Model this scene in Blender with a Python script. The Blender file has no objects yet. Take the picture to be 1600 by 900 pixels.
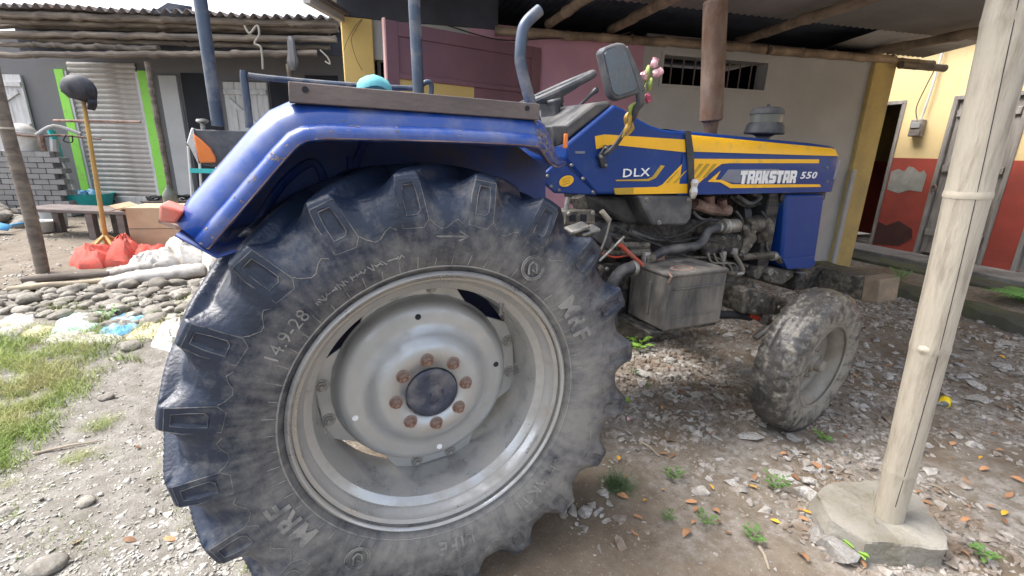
import bpy, bmesh, math, random
import numpy as np
from mathutils import Vector, Matrix, noise as mnoise
R = math.radians
random.seed(7); rng = np.random.default_rng(7)
SC = bpy.context.scene; COL = SC.collection

# ------------------------------------------------------------------ camera
CP = np.array([-0.3120, -1.9550, 1.3297]); YAW, PITCH, ROLL, FPX = 1.1381, 0.28546, 0.025646, 736.6
_f = np.array([math.cos(PITCH)*math.cos(YAW), math.cos(PITCH)*math.sin(YAW), -math.sin(PITCH)])
_r = np.cross(_f, [0, 0, 1]); _r /= np.linalg.norm(_r); _u = np.cross(_r, _f)
CR = math.cos(ROLL)*_r + math.sin(ROLL)*_u; CU = -math.sin(ROLL)*_r + math.cos(ROLL)*_u
cam = bpy.data.cameras.new('camera'); camo = bpy.data.objects.new('camera', cam); COL.objects.link(camo)
cam.sensor_width = 36; cam.lens = FPX/1600*36; cam.clip_start = 0.05; cam.clip_end = 2000
M = Matrix.Identity(4)
for i in range(3): M[i][0] = CR[i]; M[i][1] = CU[i]; M[i][2] = -_f[i]; M[i][3] = CP[i]
camo.matrix_world = M
SC.camera = camo
# ------------------------------------------------------------------ sky, sun, exposure
SUN_EL, SUN_AZ = R(60), math.atan2(.5, -.85)          # direction towards the sun, in the ground plane
w = bpy.data.worlds.new('World'); SC.world = w; w.use_nodes = True
nt = w.node_tree; bg = nt.nodes['Background']
sky = nt.nodes.new('ShaderNodeTexSky'); sky.sky_type = 'NISHITA'; sky.sun_disc = False
sky.sun_elevation = SUN_EL; sky.sun_rotation = math.pi/2 - SUN_AZ
sky.air_density = 1.0; sky.dust_density = 5.0; sky.ozone_density = 1.0
hs = nt.nodes.new('ShaderNodeHueSaturation'); hs.inputs['Saturation'].default_value = .55     # thin overcast: a whiter dome
nt.links.new(sky.outputs[0], hs.inputs['Color']); nt.links.new(hs.outputs[0], bg.inputs[0]); bg.inputs[1].default_value = 0.15
sl = bpy.data.lights.new('sun', 'SUN'); so = bpy.data.objects.new('sun', sl); COL.objects.link(so)
sl.energy = 1.1; sl.angle = R(32); sl.color = (1, .98, .95)
sd = Vector((math.cos(SUN_EL)*math.cos(SUN_AZ), math.cos(SUN_EL)*math.sin(SUN_AZ), math.sin(SUN_EL)))
so.rotation_euler = (-sd).to_track_quat('-Z', 'Y').to_euler(); so.location = (-4, -4, 9)
vs = SC.view_settings; vs.view_transform = 'Standard'; vs.look = 'None'; vs.exposure = 1.75; vs.gamma = 1
SC.render.engine = 'CYCLES'; SC.cycles.max_bounces = 8; SC.cycles.use_denoising = True

# ------------------------------------------------------------------ survey helpers (a sighted point at a known plane)
def ray(x, y): return CR*(x-800)/FPX - CU*(y-450)/FPX + _f
def PP(x, y, n, c):
    d = ray(x, y); n = np.asarray(n, float); return Vector(CP + d*((c-n@CP)/(n@d)))
def PY(x, y, c): return PP(x, y, (0, 1, 0), c)
def PX(x, y, c): return PP(x, y, (1, 0, 0), c)
def PZ(x, y, c=0.0): return PP(x, y, (0, 0, 1), c)
class Frame:
    """a wall: x along it, y away from the camera side, z up"""
    def __init__(s, o, yaw):
        s.o = Vector((o[0], o[1], 0)); s.u = Vector((math.cos(R(yaw)), math.sin(R(yaw)), 0)); s.n = Vector((-s.u.y, s.u.x, 0)); s.yaw = R(yaw)
    def at(s, x, y, d=0.0):
        P = PP(x, y, s.n, s.n.dot(s.o)+d); return Vector((s.u.dot(P-s.o), d, P.z))

# ------------------------------------------------------------------ materials
MATS = {}
def mat(name, col, rough=.6, metal=0., var=.15, scale=6., bump=.0, bscale=60., dirt=None, damt=.5, dscale=4., spec=.5, stretch=(1, 1, 1), coat=0., rnd=0., coord='Object', sharp=.12):
    if name in MATS: return MATS[name]
    m = bpy.data.materials.new(name); m.use_nodes = True; t = m.node_tree; N = t.nodes; L = t.links
    b = N['Principled BSDF']; b.inputs['Roughness'].default_value = rough; b.inputs['Metallic'].default_value = metal
    b.inputs['Specular IOR Level'].default_value = spec
    if coat: b.inputs['Coat Weight'].default_value = coat; b.inputs['Coat Roughness'].default_value = .12
    tc = N.new('ShaderNodeTexCoord'); mp = N.new('ShaderNodeMapping'); mp.inputs['Scale'].default_value = stretch
    L.new(tc.outputs[coord], mp.inputs[0])
    def nz(s, det=5, r=.55):
        n = N.new('ShaderNodeTexNoise'); n.inputs['Scale'].default_value = s; n.inputs['Detail'].default_value = det; n.inputs['Roughness'].default_value = r
        L.new(mp.outputs[0], n.inputs['Vector']); return n
    def ramp(src, a, bb):
        r = N.new('ShaderNodeMapRange'); r.inputs[1].default_value = a; r.inputs[2].default_value = bb; L.new(src, r.inputs[0]); return r.outputs[0]
    def mix(f, a, bb):
        x = N.new('ShaderNodeMix'); x.data_type = 'RGBA'
        for v, i in ((f, 0), (a, 6), (bb, 7)):
            if isinstance(v, (float, int)): x.inputs[i].default_value = v
            elif isinstance(v, tuple): x.inputs[i].default_value = (*v, 1)
            else: L.new(v, x.inputs[i])
        return x.outputs[2]
    lo = tuple(c*(1-var) for c in col); hi = tuple(min(1, c*(1+var)) for c in col)
    c = mix(ramp(nz(scale).outputs[0], .3, .7), lo, hi)
    if rnd:
        oi = N.new('ShaderNodeObjectInfo'); hs = N.new('ShaderNodeHueSaturation')
        rr = N.new('ShaderNodeMapRange'); rr.inputs[3].default_value = 1-rnd; rr.inputs[4].default_value = 1+rnd
        L.new(oi.outputs['Random'], rr.inputs[0]); L.new(rr.outputs[0], hs.inputs['Value']); L.new(c, hs.inputs['Color']); c = hs.outputs[0]
    if dirt:
        n = nz(dscale, 8, .65).outputs[0]
        th = .72-.44*damt
        f = ramp(n, th-sharp, th+sharp); c = mix(f, c, dirt)
        rg = N.new('ShaderNodeMapRange'); rg.inputs[3].default_value = rough; rg.inputs[4].default_value = .92; L.new(f, rg.inputs[0]); L.new(rg.outputs[0], b.inputs['Roughness'])
        if metal:
            rm = N.new('ShaderNodeMapRange'); rm.inputs[3].default_value = metal; rm.inputs[4].default_value = 0.; L.new(f, rm.inputs[0]); L.new(rm.outputs[0], b.inputs['Metallic'])
    L.new(c, b.inputs['Base Color'])
    if bump:
        bp = N.new('ShaderNodeBump'); bp.inputs['Strength'].default_value = bump; bp.inputs['Distance'].default_value = .01
        L.new(nz(bscale, 6).outputs[0], bp.inputs['Height']); L.new(bp.outputs[0], b.inputs['Normal'])
    m['tree'] = 1; MATS[name] = m; return m

DUST = (.36, .33, .28); MUD = (.22, .18, .13); RUST = (.16, .07, .04)
mat('blue_paint', (.004, .036, .185), .45, 0, .12, 3, .02, 200, (.06, .10, .19), .12, 9, coat=.0, spec=.35)
mat('blue_fender', (.007, .050, .26), .36, 0, .14, 4, .03, 150, (.15, .16, .22), .2, 12, coat=.6, sharp=.2)
mat('blue_dark', (.010, .036, .18), .55, 0, .25, 4, .05, 80, (.10, .09, .09), .3, 5)
mat('yellow_decal', (.86, .46, .01), .4, 0, .08, 5, 0, 10, (.45, .33, .12), .1, 14)
mat('gold_decal', (.45, .29, .02), .4, 0, .15, 8)
mat('silver_decal', (.17, .19, .25), .4, 0, .2, 9)
mat('white_decal', (.78, .79, .8), .45, 0, .06, 20, 0, 10, (.4, .4, .42), .12, 30)
mat('rim_paint', (.46, .46, .45), .27, .7, .10, 3.5, .04, 120, (.30, .27, .22), .34, 7, sharp=.16)
mat('disc_paint', (.43, .44, .44), .30, .6, .08, 3, .03, 120, (.35, .335, .305), .24, 8, sharp=.22)
mat('nut_steel', (.33, .27, .23), .5, .5, .25, 30, .2, 90, RUST, .45, 20)
mat('chipped', (.17, .135, .125), .85, 0, .35, 30, .2, 90, (.28, .25, .235), .4, 60)
mat('front_rim', (.27, .255, .225), .5, .25, .15, 6, .1, 90, (.20, .175, .135), .45, 8)
mat('bare_render', (.34, .33, .305), .92, 0, .2, 8, .3, 50, (.24, .27, .22), .4, 5)
mat('bolt_zinc', (.36, .35, .33), .4, .6, .2, 30, .1, 90, (.16, .14, .12), .35, 40)
mat('tan_plate', (.23, .175, .12), .8, .1, .25, 10, .3, 60, (.15, .12, .09), .4, 9)
mat('dark_cap', (.045, .055, .085), .45, .3, .25, 9, .1, 60, (.19, .17, .16), .35, 12)
mat('black_plastic', (.022, .024, .028), .42, 0, .2, 6, .05, 90, (.12, .115, .11), .25, 5)
mat('grey_plastic', (.045, .050, .058), .5, 0, .15, 6, .05, 90, (.16, .155, .15), .3, 6)
mat('dash_grey', (.05, .052, .055), .5, 0, .15, 6, .05, 90, (.15, .14, .13), .35, 6)
mat('engine', (.028, .028, .03), .5, .45, .4, 14, .4, 90, (.13, .115, .095), .34, 30)
mat('cast', (.075, .07, .062), .55, .4, .4, 14, .5, 90, (.19, .165, .125), .36, 32)
mat('alloy', (.27, .265, .25), .38, .7, .25, 14, .2, 60, (.13, .115, .09), .36, 34)
mat('hose', (.04, .043, .048), .5, 0, .2, 9, .05, 80, (.16, .15, .14), .35, 9)
mat('rusty', (.15, .085, .065), .7, .3, .3, 10, .25, 70, (.33, .24, .20), .45, 8)
mat('muffler', (.165, .115, .085), .7, .2, .3, 16, .2, 120, (.10, .05, .028), .45, 12, stretch=(1, 1, .5))
mat('plank', (.15, .12, .11), .75, .2, .3, 7, .35, 60, (.075, .065, .065), .42, 4, stretch=(.4, 1, 1))
mat('tube_paint', (.055, .075, .11), .38, .3, .25, 7, .03, 100, (.22, .21, .2), .25, 9)
mat('red_paint', (.42, .045, .02), .5, 0, .2, 9, .1, 60, (.2, .15, .12), .3, 12)
mat('battery', (.04, .04, .042), .6, 0, .3, 5, .15, 60, (.17, .155, .135), .44, 9, stretch=(1, 1, .35))
mat('mirror_glass', (.09, .10, .11), .12, .7, .05, 3, dirt=(.2, .2, .2), damt=.25, dscale=3)
mat('orange_lens', (.75, .19, .03), .25, 0, .1, 10, coat=.5)
mat('red_lens', (.55, .10, .06), .3, 0, .15, 10, dirt=(.4, .25, .2), damt=.3)
mat('chrome', (.6, .6, .6), .25, .9, .1, 10, dirt=(.3, .28, .25), damt=.3, dscale=8)
mat('bamboo', (.42, .38, .305), .6, 0, .2, 6, .3, 40, (.25, .22, .175), .43, 6, stretch=(5, 5, .7))
mat('bamboo_ring', (.40, .36, .285), .65, 0, .2, 15, .2, 60)
mat('bamboo_old', (.20, .165, .13), .75, 0, .3, 5, .2, 30, (.09, .075, .065), .45, 3, stretch=(.6, 4, 4), rnd=.15)
mat('bamboo_beam', (.34, .26, .18), .65, 0, .25, 5, .2, 30, (.12, .085, .06), .4, 3)
mat('concrete', (.27, .255, .22), .92, 0, .28, 14, .7, 45, (.13, .115, .08), .42, 7)
mat('rubble', (.44, .43, .41), .92, 0, .22, 6, .5, 50, (.20, .165, .125), .35, 5, rnd=.3)
mat('river_stone', (.245, .232, .205), .85, 0, .22, 5, .3, 50, (.17, .145, .11), .42, 4, rnd=.45)
mat('leaf_dry', (.30, .15, .07), .75, 0, .4, 25, .1, 60, rnd=.5)
mat('leaf_yellow', (.62, .33, .03), .6, 0, .2, 25, rnd=.2)
mat('weed', (.10, .20, .045), .55, 0, .3, 12, rnd=.25)
mat('weed_dark', (.06, .115, .035), .55, 0, .3, 12)
mat('leaf_green', (.22, .40, .06), .45, 0, .2, 12)
mat('fern', (.10, .27, .05), .5, 0, .25, 12)
mat('grass', (.22, .31, .06), .6, 0, .35, 1.2, dirt=(.36, .33, .15), damt=.42, dscale=2.5)
mat('plaster_grey', (.45, .455, .45), .9, 0, .13, 1.3, .2, 40, (.34, .34, .335), .4, 1.1, sharp=.25)
mat('plaster_pink', (.54, .29, .36), .9, 0, .14, 1.5, .15, 40, (.40, .24, .32), .4, 1.3, sharp=.25)
mat('yellow_plaster', (.70, .50, .17), .88, 0, .1, 1.6, .15, 50, (.50, .37, .15), .38, 1.8, sharp=.2)
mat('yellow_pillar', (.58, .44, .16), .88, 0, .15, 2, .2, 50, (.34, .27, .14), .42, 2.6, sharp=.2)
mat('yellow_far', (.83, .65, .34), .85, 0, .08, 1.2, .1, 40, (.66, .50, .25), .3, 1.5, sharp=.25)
mat('red_far', (.42, .07, .045), .85, 0, .15, 1.5, .1, 40, (.16, .04, .03), .38, 1.2, sharp=.2)
mat('maroon', (.20, .095, .115), .5, 0, .18, 3, .1, 50, (.14, .08, .11), .4, 2, stretch=(1, 1, .5), sharp=.25)
mat('pink_edge', (.62, .38, .36), .7, 0, .1, 5)
mat('burnt_red', (.07, .028, .022), .9, 0, .3, 4)
mat('void_shade', (.018, .020, .026), .95, 0, .3, 3)  # near black: shade inside rooms, doorways, holes and a crack put into the colour
mat('tin_dark', (.06, .066, .085), .8, .2, .3, 3)  # roof shade put into the colour: darker than the other tin
mat('tin_grey', (.48, .465, .445), .6, .1, .1, 2, .06, 30, (.37, .35, .32), .35, 1.5, sharp=.25)
mat('tin_old', (.15, .14, .145), .6, .3, .25, 3, .1, 30, (.17, .13, .11), .4, 2)
mat('wall_left', (.165, .165, .17), .9, 0, .15, 1.5, .15, 40, (.11, .11, .115), .4, 1.5, sharp=.25)
mat('door_white', (.50, .50, .50), .7, 0, .1, 3, .1, 40, (.36, .355, .34), .4, 4, stretch=(3, 1, .5), rnd=.06)
mat('door_wood', (.30, .28, .255), .8, 0, .18, 4, .25, 40, (.19, .17, .155), .45, 5, stretch=(5, 1, .5), rnd=.1)
mat('shutter', (.47, .46, .44), .6, .15, .1, 3, .05, 40, (.31, .28, .25), .42, 4, stretch=(.5, 1, 2), rnd=.06)
mat('green_paint', (.24, .62, .07), .6, 0, .1, 4, dirt=(.22, .4, .1), damt=.25, dscale=4)
mat('brick_grey', (.24, .235, .23), .9, 0, .15, 6, .4, 40, (.22, .21, .2), .35, 5, rnd=.2)
mat('teal', (.03, .38, .38), .5, 0, .12, 6)
mat('teal_cloth', (.12, .40, .42), .7, 0, .15, 9)
mat('white_plastic', (.66, .66, .64), .5, 0, .06, 6, dirt=(.5, .48, .44), damt=.35, dscale=6)
mat('grey_bucket', (.36, .37, .37), .55, 0, .12, 6, dirt=(.3, .28, .25), damt=.35, dscale=6)
mat('blue_plastic', (.08, .28, .50), .5, 0, .15, 6)
mat('cardboard', (.46, .33, .21), .85, 0, .06, 5, dirt=(.40, .28, .18), damt=.3, dscale=4)
mat('yellow_pole', (.42, .27, .07), .5, 0, .15, 6, .05, 60, (.3, .2, .1), .4, 5)
mat('helmet', (.014, .016, .024), .6, 0, .2, 5, dirt=(.1, .1, .11), damt=.25)
mat('sack_red', (.46, .055, .035), .75, 0, .3, 14, .6, 60, (.32, .09, .07), .4, 12)
mat('sack_white', (.46, .45, .43), .75, 0, .15, 8, .5, 60, (.30, .27, .23), .42, 7)
mat('sack_blue', (.07, .27, .48), .7, 0, .2, 6, .3, 100, (.5, .5, .48), .3, 6)
mat('sack_green', (.40, .62, .57), .7, 0, .2, 6, .3, 100, (.6, .6, .57), .4, 6)
mat('sack_tan', (.47, .42, .27), .8, 0, .2, 6, .3, 100, (.3, .27, .18), .4, 6)
mat('wood_pole', (.40, .33, .22), .7, 0, .2, 5, .2, 40, (.25, .21, .16), .4, 4)
mat('twig', (.30, .25, .19), .8, 0, .2, 8)
mat('rope', (.30, .28, .24), .85, 0, .2, 20)
mat('wire', (.03, .03, .03), .6)
mat('meter', (.28, .25, .22), .6, 0, .25, 12, dirt=(.14, .12, .11), damt=.4, dscale=14)
mat('rose', (.60, .20, .30), .6, 0, .3, 30, dirt=(.75, .62, .58), damt=.45, dscale=30)
mat('petal_dark', (.32, .06, .10), .7, 0, .3, 30)
mat('dead_leaf', (.42, .27, .06), .75, 0, .4, 30)
mat('sepal', (.25, .33, .08), .6, 0, .3, 20)
mat('can_yellow', (.80, .60, .0), .4, 0, .08, 8)
mat('moss', (.075, .075, .06), .95, 0, .35, 4, .4, 40, (.10, .11, .05), .4, 3)
mat('step', (.27, .26, .245), .92, 0, .2, 3, .3, 40, (.14, .13, .115), .42, 2.5)
mat('bottle', (.13, .14, .12), .3, 0, .1, 5)
mat('foil', (.55, .55, .55), .3, .8, .2, 30, .6, 60)
mat('rod_white', (.6, .6, .58), .5, 0, .1, 6)

# painted plaster that has fallen off the wall: a real patch of bare render
# tyre rubber: black, with dried dust thicker on the flat of the sidewall
def tyre_mat(name, r0, r1, amt, dust, rub=(.016, .022, .040), streak=26.0, wid=.17, mx_=.85, n1=5.5, n2=45, sw=.16):
    m = mat(name, rub, .5, 0, .3, 6, .25, 70); t = m.node_tree; N = t.nodes; L = t.links; b = N['Principled BSDF']
    tc = N.new('ShaderNodeTexCoord'); sp = N.new('ShaderNodeSeparateXYZ'); L.new(tc.outputs['Object'], sp.inputs[0])
    def math_(op, a, bb=None):
        n = N.new('ShaderNodeMath'); n.operation = op
        for i, v in enumerate((a, bb)):
            if v is None: continue
            if isinstance(v, (int, float)): n.inputs[i].default_value = v
            else: L.new(v, n.inputs[i])
        return n.outputs[0]
    rad = math_('SQRT', math_('ADD', math_('MULTIPLY', sp.outputs[0], sp.outputs[0]), math_('MULTIPLY', sp.outputs[2], sp.outputs[2])))
    mr = N.new('ShaderNodeMapRange'); mr.inputs[1].default_value = r1; mr.inputs[2].default_value = r0; mr.inputs[3].default_value = -.14; mr.inputs[4].default_value = .10; L.new(rad, mr.inputs[0])
    if name == 'tyre':
        mr.inputs[1].default_value = .63; mr.inputs[2].default_value = .46; mr.inputs[3].default_value = -.04; mr.inputs[4].default_value = .115
        ca = N.new('ShaderNodeMath'); ca.operation = 'MULTIPLY'; lean_ = math_('DIVIDE', math_('ADD', math_('MULTIPLY', sp.outputs[0], .55), math_('MULTIPLY', sp.outputs[2], -.83)), .65)
        L.new(lean_, ca.inputs[0]); ca.inputs[1].default_value = .10; extra = ca.outputs[0]
    else: extra = 0.0
    def nz(s, d=8, rr=.65):
        n = N.new('ShaderNodeTexNoise'); n.inputs['Scale'].default_value = s; n.inputs['Detail'].default_value = d; n.inputs['Roughness'].default_value = rr; L.new(tc.outputs['Object'], n.inputs[0]); return n.outputs[0]
    ang = math_('ARCTAN2', sp.outputs[2], sp.outputs[0]); cv = N.new('ShaderNodeCombineXYZ')
    L.new(math_('MULTIPLY', ang, streak), cv.inputs[0]); L.new(math_('MULTIPLY', rad, 9.0), cv.inputs[1]); L.new(math_('MULTIPLY', sp.outputs[1], 30.0), cv.inputs[2])
    sn = N.new('ShaderNodeTexNoise'); sn.inputs['Scale'].default_value = 1.0; sn.inputs['Detail'].default_value = 6; sn.inputs['Roughness'].default_value = .7; L.new(cv.outputs[0], sn.inputs[0])
    f = math_('ADD', math_('ADD', math_('ADD', math_('MULTIPLY', nz(n1), .72-sw), math_('MULTIPLY', nz(n2), .28)), math_('MULTIPLY', sn.outputs[0], sw)), math_('ADD', mr.outputs[0], extra))
    fr = N.new('ShaderNodeMapRange'); fr.inputs[1].default_value = .64-.3*amt; fr.inputs[2].default_value = .64+wid-.3*amt; fr.inputs[4].default_value = mx_; L.new(f, fr.inputs[0])
    old = b.inputs['Base Color'].links[0].from_socket
    mx = N.new('ShaderNodeMix'); mx.data_type = 'RGBA'; L.new(fr.outputs[0], mx.inputs[0]); L.new(old, mx.inputs[6]); mx.inputs[7].default_value = (*dust, 1)
    L.new(mx.outputs[2], b.inputs['Base Color'])
    rg = N.new('ShaderNodeMapRange'); rg.inputs[3].default_value = .36; rg.inputs[4].default_value = .9; L.new(fr.outputs[0], rg.inputs[0]); L.new(rg.outputs[0], b.inputs['Roughness'])
    return m
tyre_mat('tyre', .46, .64, .61, (.24, .228, .205), (.012, .020, .040), wid=.26, mx_=.88)
tyre_mat('tyre_letters', .3, .7, .88, (.30, .287, .26))
tyre_mat('tyre_lines', .3, .7, .9, (.30, .287, .26), wid=.18)
tyre_mat('front_tyre', .25, .45, .60, (.26, .24, .20), (.05, .048, .046), 60.0, .16, .9, 22, 90, .04)

# ------------------------------------------------------------------ mesh building
class MB:
    def __init__(s): s.v = []; s.f = []
    def add(s, vs, fs):
        o = len(s.v); s.v += [tuple(v) for v in vs]; s.f += [tuple(i+o for i in f) for f in fs]; return s
    def box(s, a, b):
        (x0, y0, z0), (x1, y1, z1) = a, b
        return s.add([(x0, y0, z0), (x1, y0, z0), (x1, y1, z0), (x0, y1, z0), (x0, y0, z1), (x1, y0, z1), (x1, y1, z1), (x0, y1, z1)],
                     [(0, 3, 2, 1), (4, 5, 6, 7), (0, 1, 5, 4), (1, 2, 6, 5), (2, 3, 7, 6), (3, 0, 4, 7)])
    def obox(s, c, sz, rot):
        h = [q/2 for q in sz]; t = MB().box((-h[0], -h[1], -h[2]), (h[0], h[1], h[2])); m = Matrix.Translation(c) @ rot.to_4x4()
        return s.add([m @ Vector(v) for v in t.v], t.f)
    def bar(s, a, b, w, h, up=(0, 0, 1)):
        a = Vector(a); b = Vector(b); d = b-a; x = d.normalized(); y = Vector(up).cross(x)
        if y.length < 1e-4: y = Vector((0, 1, 0)).cross(x)
        y.normalize(); z = x.cross(y); m = Matrix((x, y, z)).transposed()
        return s.obox((a+b)/2, (d.length, w, h), m)
    def prism(s, poly, ax, a, b):
        """poly in the two other axes; ax 'x','y','z'"""
        def mk(p, t): return {'x': (t, p[0], p[1]), 'y': (p[0], t, p[1]), 'z': (p[0], p[1], t)}[ax]
        n = len(poly); s.add([mk(p, a) for p in poly]+[mk(p, b) for p in poly], [tuple(range(n)), tuple(range(2*n-1, n-1, -1))]+[(i, i+n, (i+1) % n+n, (i+1) % n) for i in range(n)]); return s
    def tube(s, pts, rad, n=10, cap=True, flat=1.0):
        pts = [Vector(p) for p in pts]; k = len(pts); rad = [rad]*k if isinstance(rad, (int, float)) else rad
        d0 = (pts[1]-pts[0]).normalized(); up = Vector((0, 0, 1)) if abs(d0.z) < .9 else Vector((1, 0, 0)); nn = up.cross(d0).normalized()
        vs = []; fs = []
        for i in range(k):
            d = (pts[min(i+1, k-1)]-pts[max(i-1, 0)]).normalized(); nn = (nn-d*nn.dot(d)).normalized(); bb = d.cross(nn)
            for j in range(n):
                a = 2*math.pi*j/n; vs.append(pts[i]+nn*(math.cos(a)*rad[i])+bb*(math.sin(a)*rad[i]*flat))
        for i in range(k-1):
            for j in range(n): fs.append((i*n+j, i*n+(j+1) % n, (i+1)*n+(j+1) % n, (i+1)*n+j))
        if cap: fs.append(tuple(range(n-1, -1, -1))); fs.append(tuple(range((k-1)*n, k*n)))
        return s.add(vs, fs)
    def lathe(s, prof, ax='y', c=(0, 0, 0), n=48, closed=False):
        """prof: (radius, along axis)"""
        vs = []; fs = []; k = len(prof)
        for r, t in prof:
            for j in range(n):
                a = 2*math.pi*j/n; x, y = r*math.cos(a), r*math.sin(a)
                v = {'y': (x, t, y), 'z': (x, y, t), 'x': (t, x, y)}[ax]; vs.append((v[0]+c[0], v[1]+c[1], v[2]+c[2]))
        for i in range(k if closed else k-1):
            for j in range(n): a, b2 = i*n, ((i+1) % k)*n; fs.append((a+j, a+(j+1) % n, b2+(j+1) % n, b2+j))
        return s.add(vs, fs)
    def loft(s, rings, closed=False, cap=False):
        n = len(rings[0]); vs = [p for r in rings for p in r]; fs = []
        for i in range(len(rings)-1):
            for j in range(n if closed else n-1): fs.append((i*n+j, i*n+(j+1) % n, (i+1)*n+(j+1) % n, (i+1)*n+j))
        if cap: fs.append(tuple(range(n-1, -1, -1))); fs.append(tuple(range((len(rings)-1)*n, len(rings)*n)))
        return s.add(vs, fs)
    def xf(s, m): s.v = [tuple(m @ Vector(v)) for v in s.v]; return s
    def mesh(s, name, material, smooth=35):
        me = bpy.data.meshes.new(name); me.from_pydata(s.v, [], s.f)
        bm = bmesh.new(); bm.from_mesh(me); bmesh.ops.recalc_face_normals(bm, faces=bm.faces); bm.to_mesh(me); bm.free()
        for mm in (material if isinstance(material, (list, tuple)) else [material]): me.materials.append(MATS[mm])
        if smooth:
            me.shade_smooth()
            try: me.set_sharp_from_angle(angle=R(smooth))
            except Exception: pass
        return me
    def build(s, name, material, parent=None, bevel=0, smooth=35, thick=0, loc=None, label=None):
        o = bpy.data.objects.new(name, s.mesh(name, material, smooth)); COL.objects.link(o)
        if parent: o.parent = parent
        if loc is not None: o.location = loc
        if thick:
            md = o.modifiers.new('thickness', 'SOLIDIFY'); md.thickness = thick; md.offset = 0
        if bevel:
            md = o.modifiers.new('edge', 'BEVEL'); md.width = bevel; md.segments = 2; md.limit_method = 'ANGLE'; md.angle_limit = R(40)
        if label: o['label'] = label
        return o
def tag(o, label, cat, group=None, kind=None):
    if label: o['label'] = label
    if cat: o['category'] = cat
    if group: o['group'] = group
    if kind: o['kind'] = kind
    return o
def empty(name, loc=(0, 0, 0), rz=0., parent=None):
    o = bpy.data.objects.new(name, None); COL.objects.link(o); o.location = loc; o.rotation_euler = (0, 0, rz); o.empty_display_size = .1
    if parent: o.parent = parent
    return o
def inst(me, name, parent=None, loc=(0, 0, 0), rot=(0, 0, 0), sc=(1, 1, 1)):
    o = bpy.data.objects.new(name, me); COL.objects.link(o); o.location = loc; o.rotation_euler = rot; o.scale = sc
    if parent: o.parent = parent
    return o
def copy_tree(o, parent=None):
    c = o.copy(); COL.objects.link(c); c.parent = parent
    for ch in list(o.children): copy_tree(ch, c)
    return c
def spline(pts, n=6):
    """smooth path through the points"""
    P = [Vector(p) for p in pts]; out = []
    for i in range(len(P)-1):
        a = P[max(i-1, 0)]; b = P[i]; c = P[i+1]; d = P[min(i+2, len(P)-1)]
        for k in range(n):
            t = k/n; out.append(.5*((2*b)+(c-a)*t+(2*a-5*b+4*c-d)*t*t+(3*b-a-3*c+d)*t**3))
    out.append(P[-1]); return out
def text_mb(body, size, bold=0., ext=.002, spacing=1.0, shear=0.):
    """flat lettering in the xz plane facing -y, origin at lower left; returns MB and width"""
    cu = bpy.data.curves.new('t', 'FONT'); cu.body = body; cu.size = size; cu.offset = bold; cu.extrude = ext; cu.space_character = spacing; cu.shear = shear; cu.resolution_u = 2
    o = bpy.data.objects.new('t', cu); COL.objects.link(o); dg = bpy.context.evaluated_depsgraph_get(); dg.update()
    me = bpy.data.meshes.new_from_object(o.evaluated_get(dg)); mb = MB()
    mb.add([(v.co.x, -v.co.z, v.co.y) for v in me.vertices], [tuple(f.vertices) for f in me.polygons])
    bpy.data.objects.remove(o); bpy.data.curves.remove(cu); bpy.data.meshes.remove(me)
    xs = [v[0] for v in mb.v]; return mb, min(xs), max(xs)

# ------------------------------------------------------------------ ground
def hgt(x, y):
    v = .016*np.sin(1.7*x+.6*y)+.014*np.sin(2.3*y-1.1*x+1)+.009*np.sin(5.1*x+3.3*y)+.007*np.sin(6.7*y-4.1*x+2)
    # the row of river stones forms a low bank; the yard behind it lies a little higher
    v = v + .035*np.exp(-((y-3.15-.1*(x+2))/.35)**2)*(x < -.6)
    fl = np.clip((np.hypot(x, y+.7)-.35)/.5, 0, 1)*np.clip((np.hypot(x-1.95, y+.62)-.25)/.4, 0, 1)
    return v*fl
def axis(lo, hi, step, far):
    a = list(np.arange(lo, hi+1e-6, step)); s = step; x = hi
    while x < far: s *= 1.35; x += s; a.append(x)
    s = step; x = lo; b = []
    while x > -far: s *= 1.35; x -= s; b.append(x)
    return np.array(b[::-1]+a)
gx, gy = axis(-4.2, 5.6, .035, 250), axis(-2.0, 6.0, .035, 250)
GX, GY = np.meshgrid(gx, gy); GZ = hgt(GX, GY)
fine = (np.abs(GX-.7) < 5.2) & (np.abs(GY-2) < 4.2)
GZ = GZ + np.where(fine, rng.normal(0, .0028, GX.shape), 0)
vv = np.stack([GX, GY, GZ], -1).reshape(-1, 3); nx, ny = len(gx), len(gy)
ii = (np.arange(ny-1)[:, None]*nx+np.arange(nx-1)[None]).reshape(-1)
me = bpy.data.meshes.new('ground'); me.from_pydata(vv.tolist(), [], np.stack([ii, ii+1, ii+1+nx, ii+nx], 1).tolist()); me.shade_smooth()
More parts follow.
